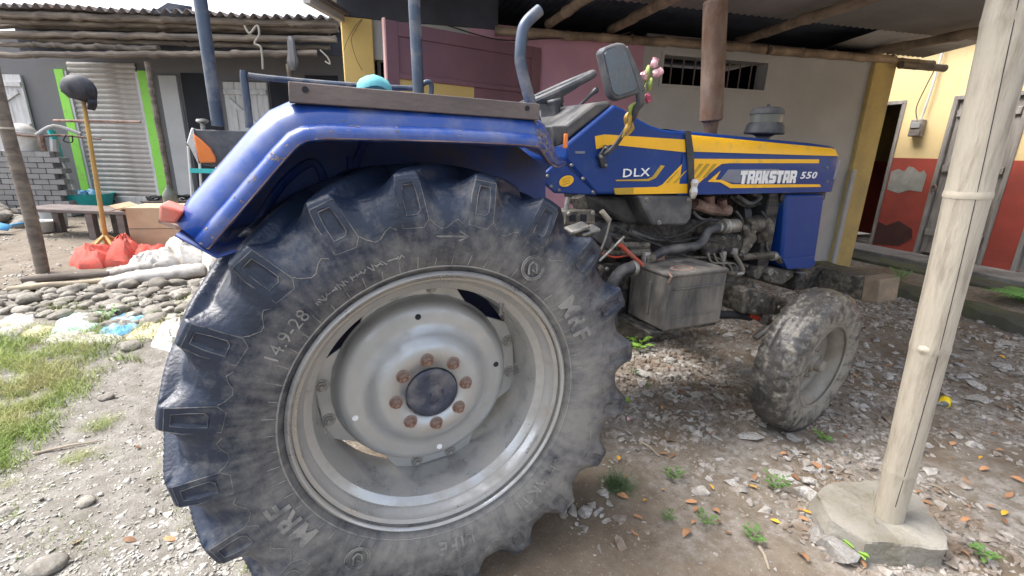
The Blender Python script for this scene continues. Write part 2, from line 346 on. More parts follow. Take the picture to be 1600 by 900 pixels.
def ground_mat():
    m = bpy.data.materials.new('ground'); m.use_nodes = True; t = m.node_tree; N = t.nodes; L = t.links; b = N['Principled BSDF']
    tc = N.new('ShaderNodeNewGeometry'); pos = tc.outputs['Position']
    def nz(s, d=8, r=.6):
        n = N.new('ShaderNodeTexNoise'); n.inputs['Scale'].default_value = s; n.inputs['Detail'].default_value = d; n.inputs['Roughness'].default_value = r; L.new(pos, n.inputs[0]); return n.outputs[0]
    def mr(src, a, bb, c=0., d=1.):
        n = N.new('ShaderNodeMapRange'); n.inputs[1].default_value = a; n.inputs[2].default_value = bb; n.inputs[3].default_value = c; n.inputs[4].default_value = d; L.new(src, n.inputs[0]); return n.outputs[0]
    def mth(op, a, bb):
        n = N.new('ShaderNodeMath'); n.operation = op
        for i, v in enumerate((a, bb)):
            if isinstance(v, (int, float)): n.inputs[i].default_value = v
            else: L.new(v, n.inputs[i])
        return n.outputs[0]
    def mix(f, a, bb):
        x = N.new('ShaderNodeMix'); x.data_type = 'RGBA'
        for v, i in ((f, 0), (a, 6), (bb, 7)):
            if isinstance(v, tuple): x.inputs[i].default_value = (*v, 1)
            else: L.new(v, x.inputs[i])
        return x.outputs[2]
    sp = N.new('ShaderNodeSeparateXYZ'); L.new(pos, sp.inputs[0]); X, Y = sp.outputs[0], sp.outputs[1]
    dirt = mix(mr(nz(7), .35, .65), (.135, .103, .072), (.205, .163, .118))              # trodden soil under the shed roof
    gravel = mix(mr(nz(14), .35, .65), (.14, .128, .108), (.225, .213, .192))              # dry gravel yard
    chalk = mix(mr(nz(22), .4, .6), (.18, .155, .125), (.31, .29, .262))                  # crushed concrete
    soil = mix(mr(nz(4), .35, .65), (.145, .122, .094), (.20, .172, .138))               # bare yard in front of the shops
    wob = nz(1.3)
    fx = mr(mth('ADD', X, mth('MULTIPLY', wob, 1.0)), .05, .5)
    c = mix(fx, gravel, dirt)
    fch = mth('MULTIPLY', mr(mth('ADD', X, mth('MULTIPLY', wob, 2.2)), 1.6, 2.6), mr(nz(2.6), .36, .6))
    c = mix(fch, c, chalk)
    c = mix(mr(mth('ADD', Y, mth('MULTIPLY', wob, .8)), 3.3, 4.0), c, soil)
    spk = nz(90, 3); c = mix(mr(spk, .62, .75, 0, .55), c, (.5, .48, .44)); c = mix(mr(spk, .40, .28, 0, .6), c, (.10, .085, .065))
    L.new(c, b.inputs['Base Color']); b.inputs['Roughness'].default_value = .95; b.inputs['Specular IOR Level'].default_value = .25
    bp = N.new('ShaderNodeBump'); bp.inputs['Strength'].default_value = .7; bp.inputs['Distance'].default_value = .012
    L.new(mth('ADD', nz(38, 8, .7), mth('MULTIPLY', nz(140, 4), .4)), bp.inputs['Height']); L.new(bp.outputs[0], b.inputs['Normal'])
    return m
me.materials.append(ground_mat()); go = bpy.data.objects.new('ground', me); COL.objects.link(go); tag(go, 'trodden soil and gravel yard', 'ground', kind='structure')
def gz(x, y): return float(hgt(np.array(float(x)), np.array(float(y))))

# ------------------------------------------------------------------ shed building behind the tractor
FS = Frame((5.82, 1.73), -10)
shed = tag(empty('shed_building', FS.o, FS.yaw), 'long plastered building with pink and grey wall behind the tractor', 'building')
UL = -5.72
b = MB(); w0, w1 = FS.at(1037, 92).x, FS.at(1200, 97).x; zt, zb = 2.285, 2.015
b.box((-2.86, 0, -.1), (w0, .16, 2.42)); b.box((w1, 0, -.1), (.02, .16, 2.42)); b.box((w0, 0, -.1), (w1, .16, zb)); b.box((w0, 0, zt), (w1, .16, 2.42))
b.build('grey_wall', 'plaster_grey', shed)
MB().box((-4.62, -.004, -.1), (-2.86, .16, 2.42)).build('pink_wall', 'plaster_pink', shed)
MB().box((-5.0, .002, 1.0), (-4.62, .16, 2.42)).build('lintel_wall', 'plaster_grey', shed)
MB().box((-5.46, .01, 2.06), (-5.0, .16, 2.42)).build('door_head', 'plaster_grey', shed)
MB().box((-5.0, .004, -.1), (-4.62, .16, 1.0)).build('low_wall', 'yellow_pillar', shed)
# vent window: frame, bars and the dark room behind
MB().box((w0-.03, -.015, zt), (w1+.03, .02, zt+.03)).box((w0-.03, -.015, zb-.03), (w1+.03, .02, zb)).box((w1, -.012, zb), (w1+.03, .02, zt)).box((w0-.03, -.012, zb), (w0, .02, zt)).build('vent_frame', 'plaster_grey', shed)
k = 9
bar = MB().tube([(0, 0, zb), (0, 0, zt)], .008, 6).mesh('vent_bar', 'tin_old')
for i in range(1, k): inst(bar, 'vent_bar', shed, (w0+(w1-w0)*i/k, .07, 0))
# interior: floor-to-roof walls, the room's shade put into their near black colour
MB().box((UL+.1, 3.0, -.1), (.2, 3.1, 2.72)).box((.15, .16, -.1), (.25, 3.0, 2.67)).box((UL, .3, -.1), (UL+.1, 3.0, 2.66)).build('inner_wall', 'void_shade', shed)
# pillars
MB().box((UL, -.03, -.1), (-5.46, .3, 2.37)).build('end_pillar', 'yellow_plaster', shed, .01)
MB().prism([(.02, -.05), (.34, -.05), (.34, .25), (.02, .25)], 'z', -.1, 2.44).build('corner_pillar', 'yellow_pillar', shed, .012)
MB().box((.0, -.085, -.05), (.06, -.05, 1.2)).build('pillar_edging', 'plaster_grey', shed, .008)
MB().box((-5.44, .05, -.05), (-5.41, .1, 2.06)).box((-5.32, .06, 1.0), (-5.22, .09, 2.05)).build('grey_shutter_board', 'wall_left', shed)
# timber along the wall head
def bamboo(mb, a, b2, r, knots=4, rr=1.12, n=10, wob=.0):
    a = Vector(a); b2 = Vector(b2); pts = []; rad = []
    for i in range(knots+1):
        t0 = i/(knots+1); t1 = (i+1)/(knots+1)
        for t, q in ((t0+.004, rr), (t0+.02, .98), ((t0+t1)/2, .95), (t1-.02, .98), (t1-.006, rr)):
            pts.append(a.lerp(b2, t)+Vector((random.uniform(-wob, wob), random.uniform(-wob, wob), random.uniform(-wob, wob)))); rad.append(r*q)
    mb.tube(pts, rad, n); return mb
for (u0, u1, d, z, r) in [(-3.05, -1.5, -.06, 2.385, .042), (-1.45, .25, -.06, 2.40, .045), (-4.4, -3.0, -.06, 2.36, .04)]:
    bamboo(MB(), (u0, d, z), (u1, d, z+.02), r, 3, 1.1, wob=.006).build('wall_beam', 'bamboo_beam', shed)
MB().box((-2.86, -.03, 2.42), (.3, .2, 2.46)).build('wall_head_board', 'tin_old', shed)
# maroon panelled door leaf, standing ajar in front of the opening
L0, L1 = Vector((.434, 2.088, 0)), Vector((1.93, 2.405, 0)); leaf = empty('door_leaf_root'); bpy.data.objects.remove(leaf)
inv = Matrix.Translation(FS.o) @ Matrix.Rotation(FS.yaw, 4, 'Z'); inv = inv.inverted()
a0, a1 = inv @ L0, inv @ L1; dl = (a1-a0); ln = dl.length; ang = math.atan2(dl.y, dl.x)
def leafm(mb): return mb.xf(Matrix.Translation(a0) @ Matrix.Rotation(ang, 4, 'Z'))
dleaf = leafm(MB().box((0, -.02, .3), (.10, .02, 2.25)).box((ln-.1, -.02, .3), (ln, .02, 2.25)).box((.1, -.02, 2.15), (ln-.1, .02, 2.25)).box((.1, -.02, 1.845), (ln-.1, .02, 1.885)).box((.1, -.02, .3), (ln-.1, .02, .42))).build('maroon_door', 'maroon', shed, .004)
leafm(MB().box((.1, -.005, 1.885), (ln-.1, .01, 2.15))).build('upper_panel', 'maroon', dleaf)
leafm(MB().box((.1, -.006, .42), (ln*.52, .01, 1.845))).build('yellow_panel', 'yellow_plaster', dleaf)
leafm(MB().box((ln*.52, -.006, .42), (ln-.1, .01, 1.845))).build('lower_panel', 'maroon', dleaf)
leafm(MB().box((-.012, -.021, .3), (0, .021, 2.26))).build('edge_strip', 'pink_edge', dleaf)

# ------------------------------------------------------------------ roofs over the tractor
main = tag(empty('main_roof', FS.o, FS.yaw), 'tin roof over the shed building coloured dark for the shade beneath it, with grey verge at its left end', 'roof')
def corr(mb, u0, u1, d0, d1, z0, z1, pitch=.076, amp=.009, n=8):
    k = max(2, int((u1-u0)/pitch*n)); top = []; bot = []
    for i in range(k+1):
        u = u0+(u1-u0)*i/k; z = amp*math.sin(2*math.pi*u/pitch); top.append((u, d0, z0+z)); bot.append((u, d1, z1+z))
    return mb.loft([top, bot])
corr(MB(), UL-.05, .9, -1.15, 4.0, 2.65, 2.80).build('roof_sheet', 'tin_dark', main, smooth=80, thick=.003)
MB().box((UL-.02, -.02, 2.374), (-4.36, .03, 2.645)).build('soffit_shade', 'tin_dark', main)  # dark sheet standing for the shaded gap above pillar and door head
va, vb = FS.at(533, 24, -.04), FS.at(478, -8, -.7)
MB().bar(va, vb, .05, .10).build('verge_strip', 'tin_grey', main); MB().bar(va+Vector((.04, 0, .02)), vb+Vector((.04, 0, .02)), .05, .03).build('verge_strip', 'tin_old', main)
g0, g1 = (UL-.06, -.2, 2.59), (UL-.06, 4.0, 2.74)
MB().bar(g0, g1, .05, .09).build('verge_board', 'tin_grey', main)
MB().bar((UL-.1, -1.2, 2.69), (UL-.1, 4.0, 2.84), .16, .012).build('verge_flashing', 'tin_grey', main)
lean = tag(empty('lean_to_roof', FS.o, FS.yaw), 'low grey tin lean-to roof on bamboo rafters above the tractor bonnet', 'roof')
corr(MB(), -4.35, .85, -.55, -3.8, 2.56, 2.37, amp=.006).build('roof_sheet', 'tin_grey', lean, smooth=80, thick=.003)
corr(MB(), -.6, .85, .05, -.62, 2.50, 2.565, amp=.006).build('roof_sheet', 'tin_grey', lean, smooth=80, thick=.003)
for (x, y, x2, y2) in [(868, 32, 920, 0), (968, 45, 1062, 0), (1172, 57, 1392, -2), (1368, 84, 1560, 48)]:
    A = FS.at(x, y, -.1); d = -3.95
    u2 = A.x+.02
    # second sighting fixes the run of the rafter in plan
    for it in range(40):
        q = -.1-3.85*it/39; B = FS.at(x2, y2, q)
        if B.z < 2.47+.05*(q+.1): u2 = A.x+(B.x-A.x)*(-3.85)/(q+.1) if q < -.15 else A.x; break
    bamboo(MB(), (A.x, .1, 2.485), (u2, -3.95, 2.30), .042, 6, 1.1, wob=.004).build('rafter', 'bamboo_beam', lean)
bamboo(MB(), (.2, .0, 2.41), (.95, .02, 2.42), .05, 2, 1.08).build('eave_beam', 'bamboo_beam', lean)
bamboo(MB(), (-4.4, -3.7, 2.27), (.9, -3.7, 2.27), .05, 9, 1.08).build('front_beam', 'bamboo_beam', lean)
bamboo(MB(), (.30, -.12, 2.36), (1.0, -.1, 2.37), .04, 2, 1.08).build('eave_beam', 'bamboo_old', lean)
# cable along the wall
cab = spline([FS.at(700, 40, -.1), FS.at(780, 62, -.09), FS.at(860, 60, -.08), FS.at(945, 59, -.08), FS.at(985, 50, -.08)], 6)
tag(MB().tube(cab, .006, 6).build('cable', 'wire'), 'black cable strung along the top of the pink wall', 'cable'); o = bpy.data.objects['cable']; o.location = FS.o; o.rotation_euler = (0, 0, FS.yaw)
wr = MB().tube(spline([FS.at(x, y, -.06) for x, y in [(537, 80), (544, 60), (556, 40), (566, 30), (556, 46), (549, 62), (556, 90), (566, 110)]], 6), .0022, 5).build('cable', 'wire')
wr.location = FS.o; wr.rotation_euler = (0, 0, FS.yaw); tag(wr, 'tangled thin wire hanging on the yellow end pillar', 'wire')

# ------------------------------------------------------------------ row of shops at the left
FL = Frame((-3.27, 9.48), -28)
shop = tag(empty('shop_row', FL.o, FL.yaw), 'row of old shops with roller shutter under a bamboo framed tin eave', 'building')
def L(x, y, d=0.): return FL.at(x, y, d)
sx0, sx1 = L(100, 200).x, L(225, 200).x
s_t, s_b = 2.62, .12
MB().box((-6, .1, -.1), (6.5, .3, 3.05)).build('wall', 'wall_left', shop)
MB().box((-6, -.5, -.1), (6.5, .1, .10)).build('plinth', 'step', shop, .01)
def gstrip(px, wd):
    u = L(px, 200).x; MB().box((u, .02, .1), (u+wd, .1, 2.52)).build('green_jamb', 'green_paint', shop); MB().box((u+wd, .03, .1), (u+wd+.05, .1, 2.5)).build('jamb_edge', 'door_white', shop)
gstrip(103, .17); u2 = L(234, 220).x
MB().box((u2-.08, .03, .1), (u2-.02, .1, 2.5)).build('jamb_edge', 'door_white', shop); MB().box((u2-.02, .02, .1), (u2+.17, .1, 2.52)).build('green_jamb', 'green_paint', shop)
a, bb = L(103, 200).x+.22, u2-.08
sh = MB().box((a, .085, .1), (bb, .098, .3)).build('roller_shutter', 'shutter', shop)
n = 27
prof = [(.0, .03), (.02, .012), (.05, .0), (.075, .012), (.088, .03)]
sm = MB().loft([[(0, d, z) for z, d in prof], [(bb-a, d, z) for z, d in prof]]).mesh('slat', 'shutter', 60)
for i in range(n): inst(sm, 'slat', sh, (a, .055, .29+i*.0875))
MB().box((a, .05, .11), (bb, .09, .28)).build('bottom_bar', 'door_white', sh, .01)
for t in (.25, .72): MB().box((a+(bb-a)*t, .03, .17), (a+(bb-a)*t+.08, .05, .2)).build('lock', 'rusty', sh)
def plank_door(par, u0, u1, z0, z1, k, m, d=.06, brace=True, flip=False, name='door'):
    dr = MB().box((u0, d+.02, z0), (u1, d+.035, z1)).build(name, m, par); wdt = (u1-u0)/k
    pm = MB().box((.004, d, z0), (wdt-.004, d+.02, z1)).mesh('plank', m)
    for i in range(k): inst(pm, 'plank', dr, (u0+i*wdt, random.uniform(-.003, .003), 0))
    for zz in (z0+.12*(z1-z0), z0+.55*(z1-z0), z1-.10*(z1-z0)):
        MB().box((u0+.01, d-.03, zz), (u1-.01, d, zz+.085)).build('ledge', m, dr, .004)
    if brace:
        for q0, q1 in ((.16, .53), (.59, .86)):
            p0, p1 = (u0+.08, u1-.1) if not flip else (u1-.1, u0+.08)
            MB().bar((p0, d-.015, z0+q0*(z1-z0)), (p1, d-.015, z0+q1*(z1-z0)), .028, .07).build('brace', m, dr, .004)
    return dr
q0, q1 = L(-50, 200).x, L(48, 200).x
plank_door(shop, q0, q1, .35, 2.42, 4, 'door_white', .04, True)
q0, q1 = L(350, 160).x, L(418, 160).x
plank_door(shop, q0, q1, .3, 2.36, 4, 'door_white', .03, True, True)
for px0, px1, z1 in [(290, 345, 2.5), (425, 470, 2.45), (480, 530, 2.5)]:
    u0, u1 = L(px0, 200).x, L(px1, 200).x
    MB().box((u0, .08, .1), (u1, .098, z1)).build('dark_doorway', 'void_shade', shop)  # flat panel, the shade inside the doorway put into its colour
MB().box((L(258, 200).x, .04, .1), (L(285, 200).x, .1, 2.45)).build('grey_pier', 'plaster_grey', shop)
# eave: stacked bamboo rails, posts and corrugated sheet
EV = -1.0
for (x0, y0, x1, y1, r, d, m) in [(-10, 86, 500, 84, .048, EV, 'bamboo_old'), (-10, 68, 250, 76, .040, EV+.1, 'bamboo_old'), (60, 62, 520, 74, .040, EV+.16, 'bamboo_old'), (-10, 52, 530, 62, .048, EV+.06, 'bamboo_old'), (-10, 58, 420, 66, .035, EV+.2, 'bamboo_old'),
                              (-10, 40, 520, 50, .04, EV+.22, 'bamboo_old'), (-10, 22, 530, 38, .055, EV, 'bamboo_old'), (-10, 33, 530, 46, .05, EV+.1, 'bamboo_old')]:
    bamboo(MB(), L(x0, y0, d), L(x1, y1, d), r, 7, 1.1, wob=.012).build('eave_bamboo', m, shop)
A, B = L(-30, 6, EV-.08), L(532, 30, EV-.08)
mb = MB(); k = 420; top = []; bot = []
for i in range(k+1):
    t = i/k; u = A.x+(B.x-A.x)*t; z = A.z+(B.z-A.z)*t; zz = z+.032*math.sin(2*math.pi*u/.17)+.012*math.sin(u*3.1); top.append((u, EV-.12, zz)); bot.append((u, 1.5, zz+.12))
mb.loft([top, bot]); mb.build('eave_sheet', 'tin_old', shop, smooth=80, thick=.004)
MB().box((A.x, EV+.34, 2.70), (B.x, EV+.36, min(A.z, B.z)+.1)).build('eave_shade', 'tin_dark', shop)  # dark sheet standing for the shaded underside behind the rails
pz = L(240, 95, EV).z
for (px, py, r, m) in [(257, 240, .045, 'bamboo_old'), (455, 110, .05, 'bamboo_old')]:
    u = L(px, py, EV).x; bamboo(MB(), (u, EV, 0), (u-.02, EV, pz), r, 5, 1.06, wob=.006).build('eave_post', m, shop)
# sky-side remnants above the sheet: a bent tin scrap
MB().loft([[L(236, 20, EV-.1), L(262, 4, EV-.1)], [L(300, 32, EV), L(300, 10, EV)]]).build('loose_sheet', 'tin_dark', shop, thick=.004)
def rope_thing(pts, r, nm, label, d, m='rope', cat='rope', fr=FL):
    o = MB().tube(spline([fr.at(x, y, d) for x, y in pts], 6), r, 6).build(nm, m); o.location = fr.o; o.rotation_euler = (0, 0, fr.yaw); return tag(o, label, cat)
rope_thing([(382, 40), (390, 52), (402, 40), (405, 55), (398, 68), (408, 75), (411, 108)], .016, 'rope', 'pale rope knotted round the eave bamboo and hanging down', EV-.1)
rope_thing([(500, 78), (512, 90), (516, 100), (508, 96)], .012, 'rope', 'short loop of string hanging near the end of the eave', EV-.1)
c = L(455, 70, EV-.08); mb = MB()
mb.loft([[(c.x+.10*math.cos(a)*s+.02*math.sin(5*a), c.y+.06*math.sin(a)*s, c.z+z) for a in [i*math.pi/6 for i in range(12)]] for z, s in ((.12, .2), (.05, .45), (-.1, .5), (-.22, .8), (-.36, .6))], True)
o = mb.build('rag', 'wall_left', None, thick=.004); o.location = FL.o; o.rotation_euler = (0, 0, FL.yaw); tag(o, 'grey rag hanging from the eave bamboo by the post', 'rag')

# ------------------------------------------------------------------ yellow and red house at the right
SILL = .08
o_ = PZ(1425, 394, SILL); FR = Frame((o_.x, o_.y), -95)
house = tag(empty('painted_house', FR.o, FR.yaw), 'yellow house with red dado and weathered plank doors behind the yard step', 'building')
def H(x, y, d=0.): return FR.at(x, y, d)
red = H(1420, 247).z
o1l, o1r = H(1325, 300).x, H(1390, 270).x           # dark opening, then the plank door, then a glazed door at the edge
d2l, d2r = H(1460, 270).x, H(1460, 270).x+.78
d2top = H(1492, 150).z; o1top = H(1395, 158).z; top = 3.1
d3l = H(1592, 380).x
for u0, u1 in [(-4.5, o1l), (o1r, d2l), (d2r, d3l), (d3l+.9, d3l+4)]:
    MB().box((u0, 0, -.1), (u1, .2, red)).build('red_dado', 'red_far', house)
    MB().box((u0, .004, red), (u1, .2, top)).build('yellow_wall', 'yellow_far', house)
for u0, u1, z in [(o1l, o1r, o1top), (d2l, d2r, d2top), (d3l, d3l+.9, d2top)]: MB().box((u0, .006, z), (u1, .2, top)).build('door_head', 'yellow_far', house)
for u0, u1, z in [(o1l, o1r, o1top), (d2l, d2r, d2top), (d3l, d3l+.9, d2top)]:
    MB().box((u0, -.012, z-.05), (u1, .1, z)).box((u1-.05, -.01, SILL), (u1, .1, z-.05)).box((u0, -.01, SILL), (u0+.05, .1, z-.05)).build('door_frame', 'door_wood', house, .004)
# room seen through the open doorway: its back wall shows the same two colours between near black sides
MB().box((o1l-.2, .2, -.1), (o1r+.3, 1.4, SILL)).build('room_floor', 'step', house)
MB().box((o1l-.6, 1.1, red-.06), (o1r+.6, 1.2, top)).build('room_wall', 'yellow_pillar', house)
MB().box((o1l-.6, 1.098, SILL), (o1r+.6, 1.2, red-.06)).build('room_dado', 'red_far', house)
MB().box((o1l-.7, .2, SILL), (o1l-.6, 1.2, top)).box((o1r+.6, .2, SILL), (o1r+.7, 1.2, top)).box((o1l-.7, .2, top-.6), (o1r+.7, 1.2, top-.5)).build('room_side', 'void_shade', house)
dd = plank_door(house, d2l+.06, d2r-.06, SILL+.03, d2top-.06, 4, 'door_wood', .03)
MB().tube([(d2l+.05+.03*math.cos(t), -.02, H(1450, 293).z+.04*math.sin(t)) for t in [i*math.pi/6 for i in range(13)]], .008, 6).build('latch_ring', 'rusty', dd)
plank_door(house, d3l+.06, d3l+.84, SILL+.03, d2top-.06, 4, 'door_wood', .03)
MB().box((d3l+.12, -.01, .62), (d3l+.7, .0, 1.2)).build('blue_panel', 'door_white', house)
# bare render where the red paint has fallen off
mb = MB(); P = [H(x, y).to_3d() for x, y in [(1392, 268), (1404, 264), (1413, 268), (1420, 260), (1428, 262), (1437, 270), (1444, 266), (1448, 274), (1440, 300), (1420, 297), (1404, 302), (1384, 296), (1386, 280)]]
cx = o1r+.02; P = [(max(p.x, cx), p.z) for p in P]; P = [(min(x, d2l-.005), z) for x, z in P]
mb.prism(P, 'y', -.003, .004).build('bare_render', 'bare_render', house)
tp = [H(x, y) for x, y in [(1330, 375), (1345, 350), (1362, 345), (1385, 352), (1405, 345), (1425, 358), (1425, 372), (1405, 384)]]
mb = MB().prism([(min(max(p.x, o1r+.01), d2l-.01), p.z) for p in tp], 'y', -.004, .003).build('soot_stain', 'burnt_red', house)
# plinth steps and mossy kerb in front of the house
MB().box((-4.5, -.55, -.1), (6, 0, SILL)).build('door_step', 'step', house, .012)
MB().box((-4.5, -.95, -.1), (6, -.55, .03)).build('lower_step', 'moss', house, .02)
# electricity meter with its pipe
m0 = H(1437, 198)
met = tag(empty('electricity_meter', FR.o, FR.yaw), 'small grey electricity meter box on the yellow wall between the doors', 'meter')
MB().box((m0.x-.075, -.09, m0.z-.13), (m0.x+.075, -.0, m0.z+.09)).build('meter_case', 'meter', met, .012)
MB().box((m0.x-.055, -.1, m0.z-.02), (m0.x+.055, -.091, m0.z+.055)).build('meter_window', 'grey_bucket', met, .004)
MB().tube([(m0.x+.03, -.05, m0.z+.09), (m0.x+.06, -.05, m0.z+.5), (m0.x+.09, -.05, top)], .014, 8).build('conduit', 'white_plastic', met)
MB().tube(spline([(m0.x-.02, -.05, m0.z+.08), (m0.x-.07, -.05, m0.z+.25), (m0.x-.02, -.05, m0.z+.5), (m0.x+.06, -.05, m0.z+.8)], 5), .006, 6).build('cable', 'wire', met)
# tin eave of the house
corr(MB(), -4.5, 6, -.22, .6, 2.95, 3.3).build('eave_sheet', 'tin_grey', house, smooth=80, thick=.003)
bamboo(MB(), (-4, -.12, 2.92), (6, -.12, 2.92), .04, 9).build('eave_bamboo', 'bamboo_old', house)
# kerb of the drain that closes off the yard
A, B = PZ(1312, 440), PZ(1640, 540); dv = (B-A).normalized(); pv = Vector((dv.y, -dv.x, 0)); pv = pv if pv.x > 0 else -pv
kerb = MB(); rings = []
for i in range(41):
    t = i/40; c = A.lerp(B, t*1.6-.25); w_ = .012*math.sin(i*1.7)+.01*math.sin(i*.6)
    rings.append([c+Vector((0, 0, -.1)), c+pv*(.0+w_)+Vector((0, 0, .10+w_)), c+pv*(.035+w_)+Vector((0, 0, .125+w_)), c+pv*.2+Vector((0, 0, .13+w_*.5)), c+pv*.24+Vector((0, 0, -.1))])
kerb.loft(rings, False); tag(kerb.build('drain_kerb', 'moss'), 'dark mossy concrete kerb along the right edge of the yard', 'kerb')

# ================================================================== tractor
tr = tag(empty('tractor'), 'muddy blue tractor with yellow stripes parked beside the shed wall', 'tractor')
AX = .645
# ---- rear wheel (origin at its centre, outside towards -y)
rw = empty('w'); bpy.data.objects.remove(rw)
def rear_wheel():
    # rim: lip, steps, barrel
    pr = [(.372, -.002), (.380, -.006), (.386, .0), (.387, .012), (.376, .016), (.371, .012), (.362, .016), (.357, .034), (.349, .042), (.346, .052), (.334, .060), (.326, .068), (.322, .085), (.315, .135), (.311, .20), (.312, .24), (.33, .265), (.352, .29), (.365, .318), (.386, .33)]
    rim = MB().lathe([(r, t-.165) for r, t in pr], n=128).build('rear_wheel', 'rim_paint', tr, smooth=30, thick=.004)
    # tyre: one moulded surface; between the lugs the shoulder is scooped out
    LP = [(.372, -.140), (.388, -.158), (.396, -.166), (.402, -.176), (.425, -.186), (.46, -.193), (.50, -.1945), (.525, -.194), (.55, -.192), (.575, -.1895), (.60, -.186), (.618, -.183), (.628, -.179), (.634, -.171), (.638, -.155), (.641, -.12), (.643, -.08), (.644, -.04), (.645, 0)]
    SP = [(.372, -.140), (.388, -.158), (.396, -.166), (.402, -.176), (.425, -.186), (.46, -.193), (.497, -.194), (.518, -.1915), (.540, -.187), (.558, -.180), (.573, -.171), (.585, -.160), (.594, -.149), (.601, -.138), (.606, -.125), (.610, -.10), (.613, -.07), (.615, -.035), (.616, 0)]
    NL = 20; phase = 7.0; ln_ = MB(); SUBN = 4
    def dens(P):
        P = np.array(P); out = []
        for a_, b_ in zip(P[:-1], P[1:]):
            for q in range(SUBN): out.append(a_+(b_-a_)*q/SUBN)
        return np.array(out+[P[-1]])
    lpd, spd = dens(LP), dens(SP)
    lpd = np.concatenate([lpd, lpd[-2::-1]*[1, -1]]); spd = np.concatenate([spd, spd[-2::-1]*[1, -1]]); K = len(lpd); NT = 1440
    TH = np.arange(NT)*2*np.pi/NT; step = 2*np.pi/NL
    def lugmask(r, y, th, ph):
        """how far the surface at (profile point r,y, angle th) belongs to a lug of the -y side"""
        yy = np.clip(y, -.166, .03); c0 = .006+(yy+.166)*.83                       # bars run diagonally to the middle
        face = (y < -.17); c0 = np.where(face, 0.0, c0)
        wi = np.where(face, np.interp(r, [.50, .525, .585, .622], [.034, .040, .032, .026]), .029); wo = wi+np.where(face, np.interp(r, [.50, .56, .62], [.014, .042, .052]), .042)
        d = ((ph-th)*1.0+step/2) % step-step/2                                     # angle ahead of the lug in turning direction
        c = np.abs(d*.62-c0+np.where(np.abs(d*.62-c0) > step*.31, -np.sign(d*.62-c0)*step*.62, 0))
        t = np.clip((wo-c)/(wo-wi), 0, 1)**1.7
        t = np.where(y > .004, t*np.clip((.034-y)/.03, 0, 1), t)
        return t, d*.62
    V = np.zeros((K, NT, 3))
    for q in range(K):
        l, sp_ = lpd[q], spd[q]
        m1, c1 = lugmask(l[0], l[1], TH, R(phase)); m2, c2 = lugmask(l[0], -l[1], TH, R(phase)+step/2); m_ = np.maximum(m1, m2)
        r = sp_[0]+(l[0]-sp_[0])*m_; y = sp_[1]+(l[1]-sp_[1])*m_
        if l[1] < -.17 and .53 < l[0] < .612:      # sunken field in the lug's side
            hw = np.interp(l[0], [.54, .606], [.021, .014]); e = np.clip((hw-np.abs(c1))/.004, 0, 1)*np.clip((l[0]-.536)/.007, 0, 1)*np.clip((.610-l[0])/.007, 0, 1); y = y+.0055*e
        # wear: scuffed, uneven bars
        if l[0] > .6: r = r+.0014*np.sin(TH*13+q*.11)+.0009*np.sin(TH*29-q*.17)
        V[q] = np.stack([r*np.cos(TH), y, r*np.sin(TH)], -1)
    mb = MB(); mb.v = [tuple(v) for v in V.reshape(-1, 3).tolist()]
    mb.f = [(q*NT+t, q*NT+(t+1) % NT, (q+1)*NT+(t+1) % NT, (q+1)*NT+t) for q in range(K-1) for t in range(NT)]
    def sec(th, y, r, c): a = th-c/.62; return (r*math.cos(a), y, r*math.sin(a))
    def ysid(r): return float(np.interp(r, [p[0] for p in LP[:12]], [p[1] for p in LP[:12]]))
    for k in range(NL):
        th = R(phase+18*k)
        outer = [(.620, -.027), (.620, .027), (.585, .032), (.525, .041), (.506, .024), (.512, -.034), (.585, -.034), (.620, -.027)]; f1 = [(.608, -.014), (.608, .013), (.58, .018), (.548, .021), (.539, .012), (.539, -.018), (.58, -.018), (.608, -.014)]
        ln_.tube([sec(th, ysid(r)+.0004, r, c) for r, c in outer], .0013, 5); ln_.tube([sec(th, ysid(r)-.0002, r, c) for r, c in f1], .0011, 5)
    # moulded line that zigzags round the lug toes, and ticks along the bead
    for k in range(NL):
        a0 = R(phase+18*k)
        pts = [(.525, .046), (.514, .056), (.500, .080), (.502, .098), (.516, .118), (.522, .134), (.512, .150)]
        ln_.tube([sec(a0, ysid(r)+.0006, r, c*.95) for r, c in pts], .0011, 5)
    for k in range(60):
        a0 = R(6*k+2); ln_.tube([sec(a0, -.1815, .408, 0), sec(a0, -.189, .428+.008*(k % 3), .006)], .0012, 4)
    for rr_, y_ in ((.404, -.1775),):
        ln_.tube([(rr_*math.cos(t*2*math.pi/96), y_, rr_*math.sin(t*2*math.pi/96)) for t in range(97)], .0022, 5)
    ty = mb.build('tyre', 'tyre', rim, smooth=60)
    ln_.build('moulded_lines', 'tyre_lines', rim, smooth=60)
    # raised lettering round the sidewall
    def arc_text(body, size, r0, amid, sp=1.0, bold=.0):
        t, x0, x1 = text_mb(body, size, bold, .0022, sp); mid = (x0+x1)/2; vs = []
        for (x, y, z) in t.v:
            r = r0+z; a = R(amid)-(x-mid)/(r0+size*.35); yy = -.1945+(abs(r-.48)*.08); vs.append((r*math.cos(a), yy+y, r*math.sin(a)))
        t.v = vs; t.build('tyre_lettering', 'tyre_letters', rim, smooth=0)
    arc_text('MRF', .074, .428, 29, 1.15, .002)
    arc_text('SHAKTI', .056, .430, 314, 1.1, .001)
    arc_text('LIFE', .060, .428, 274, 1.15, .001)
    arc_text('MRF', .074, .428, 209, 1.15, .002)
    arc_text('14.9-28', .044, .438, 142, 1.05)
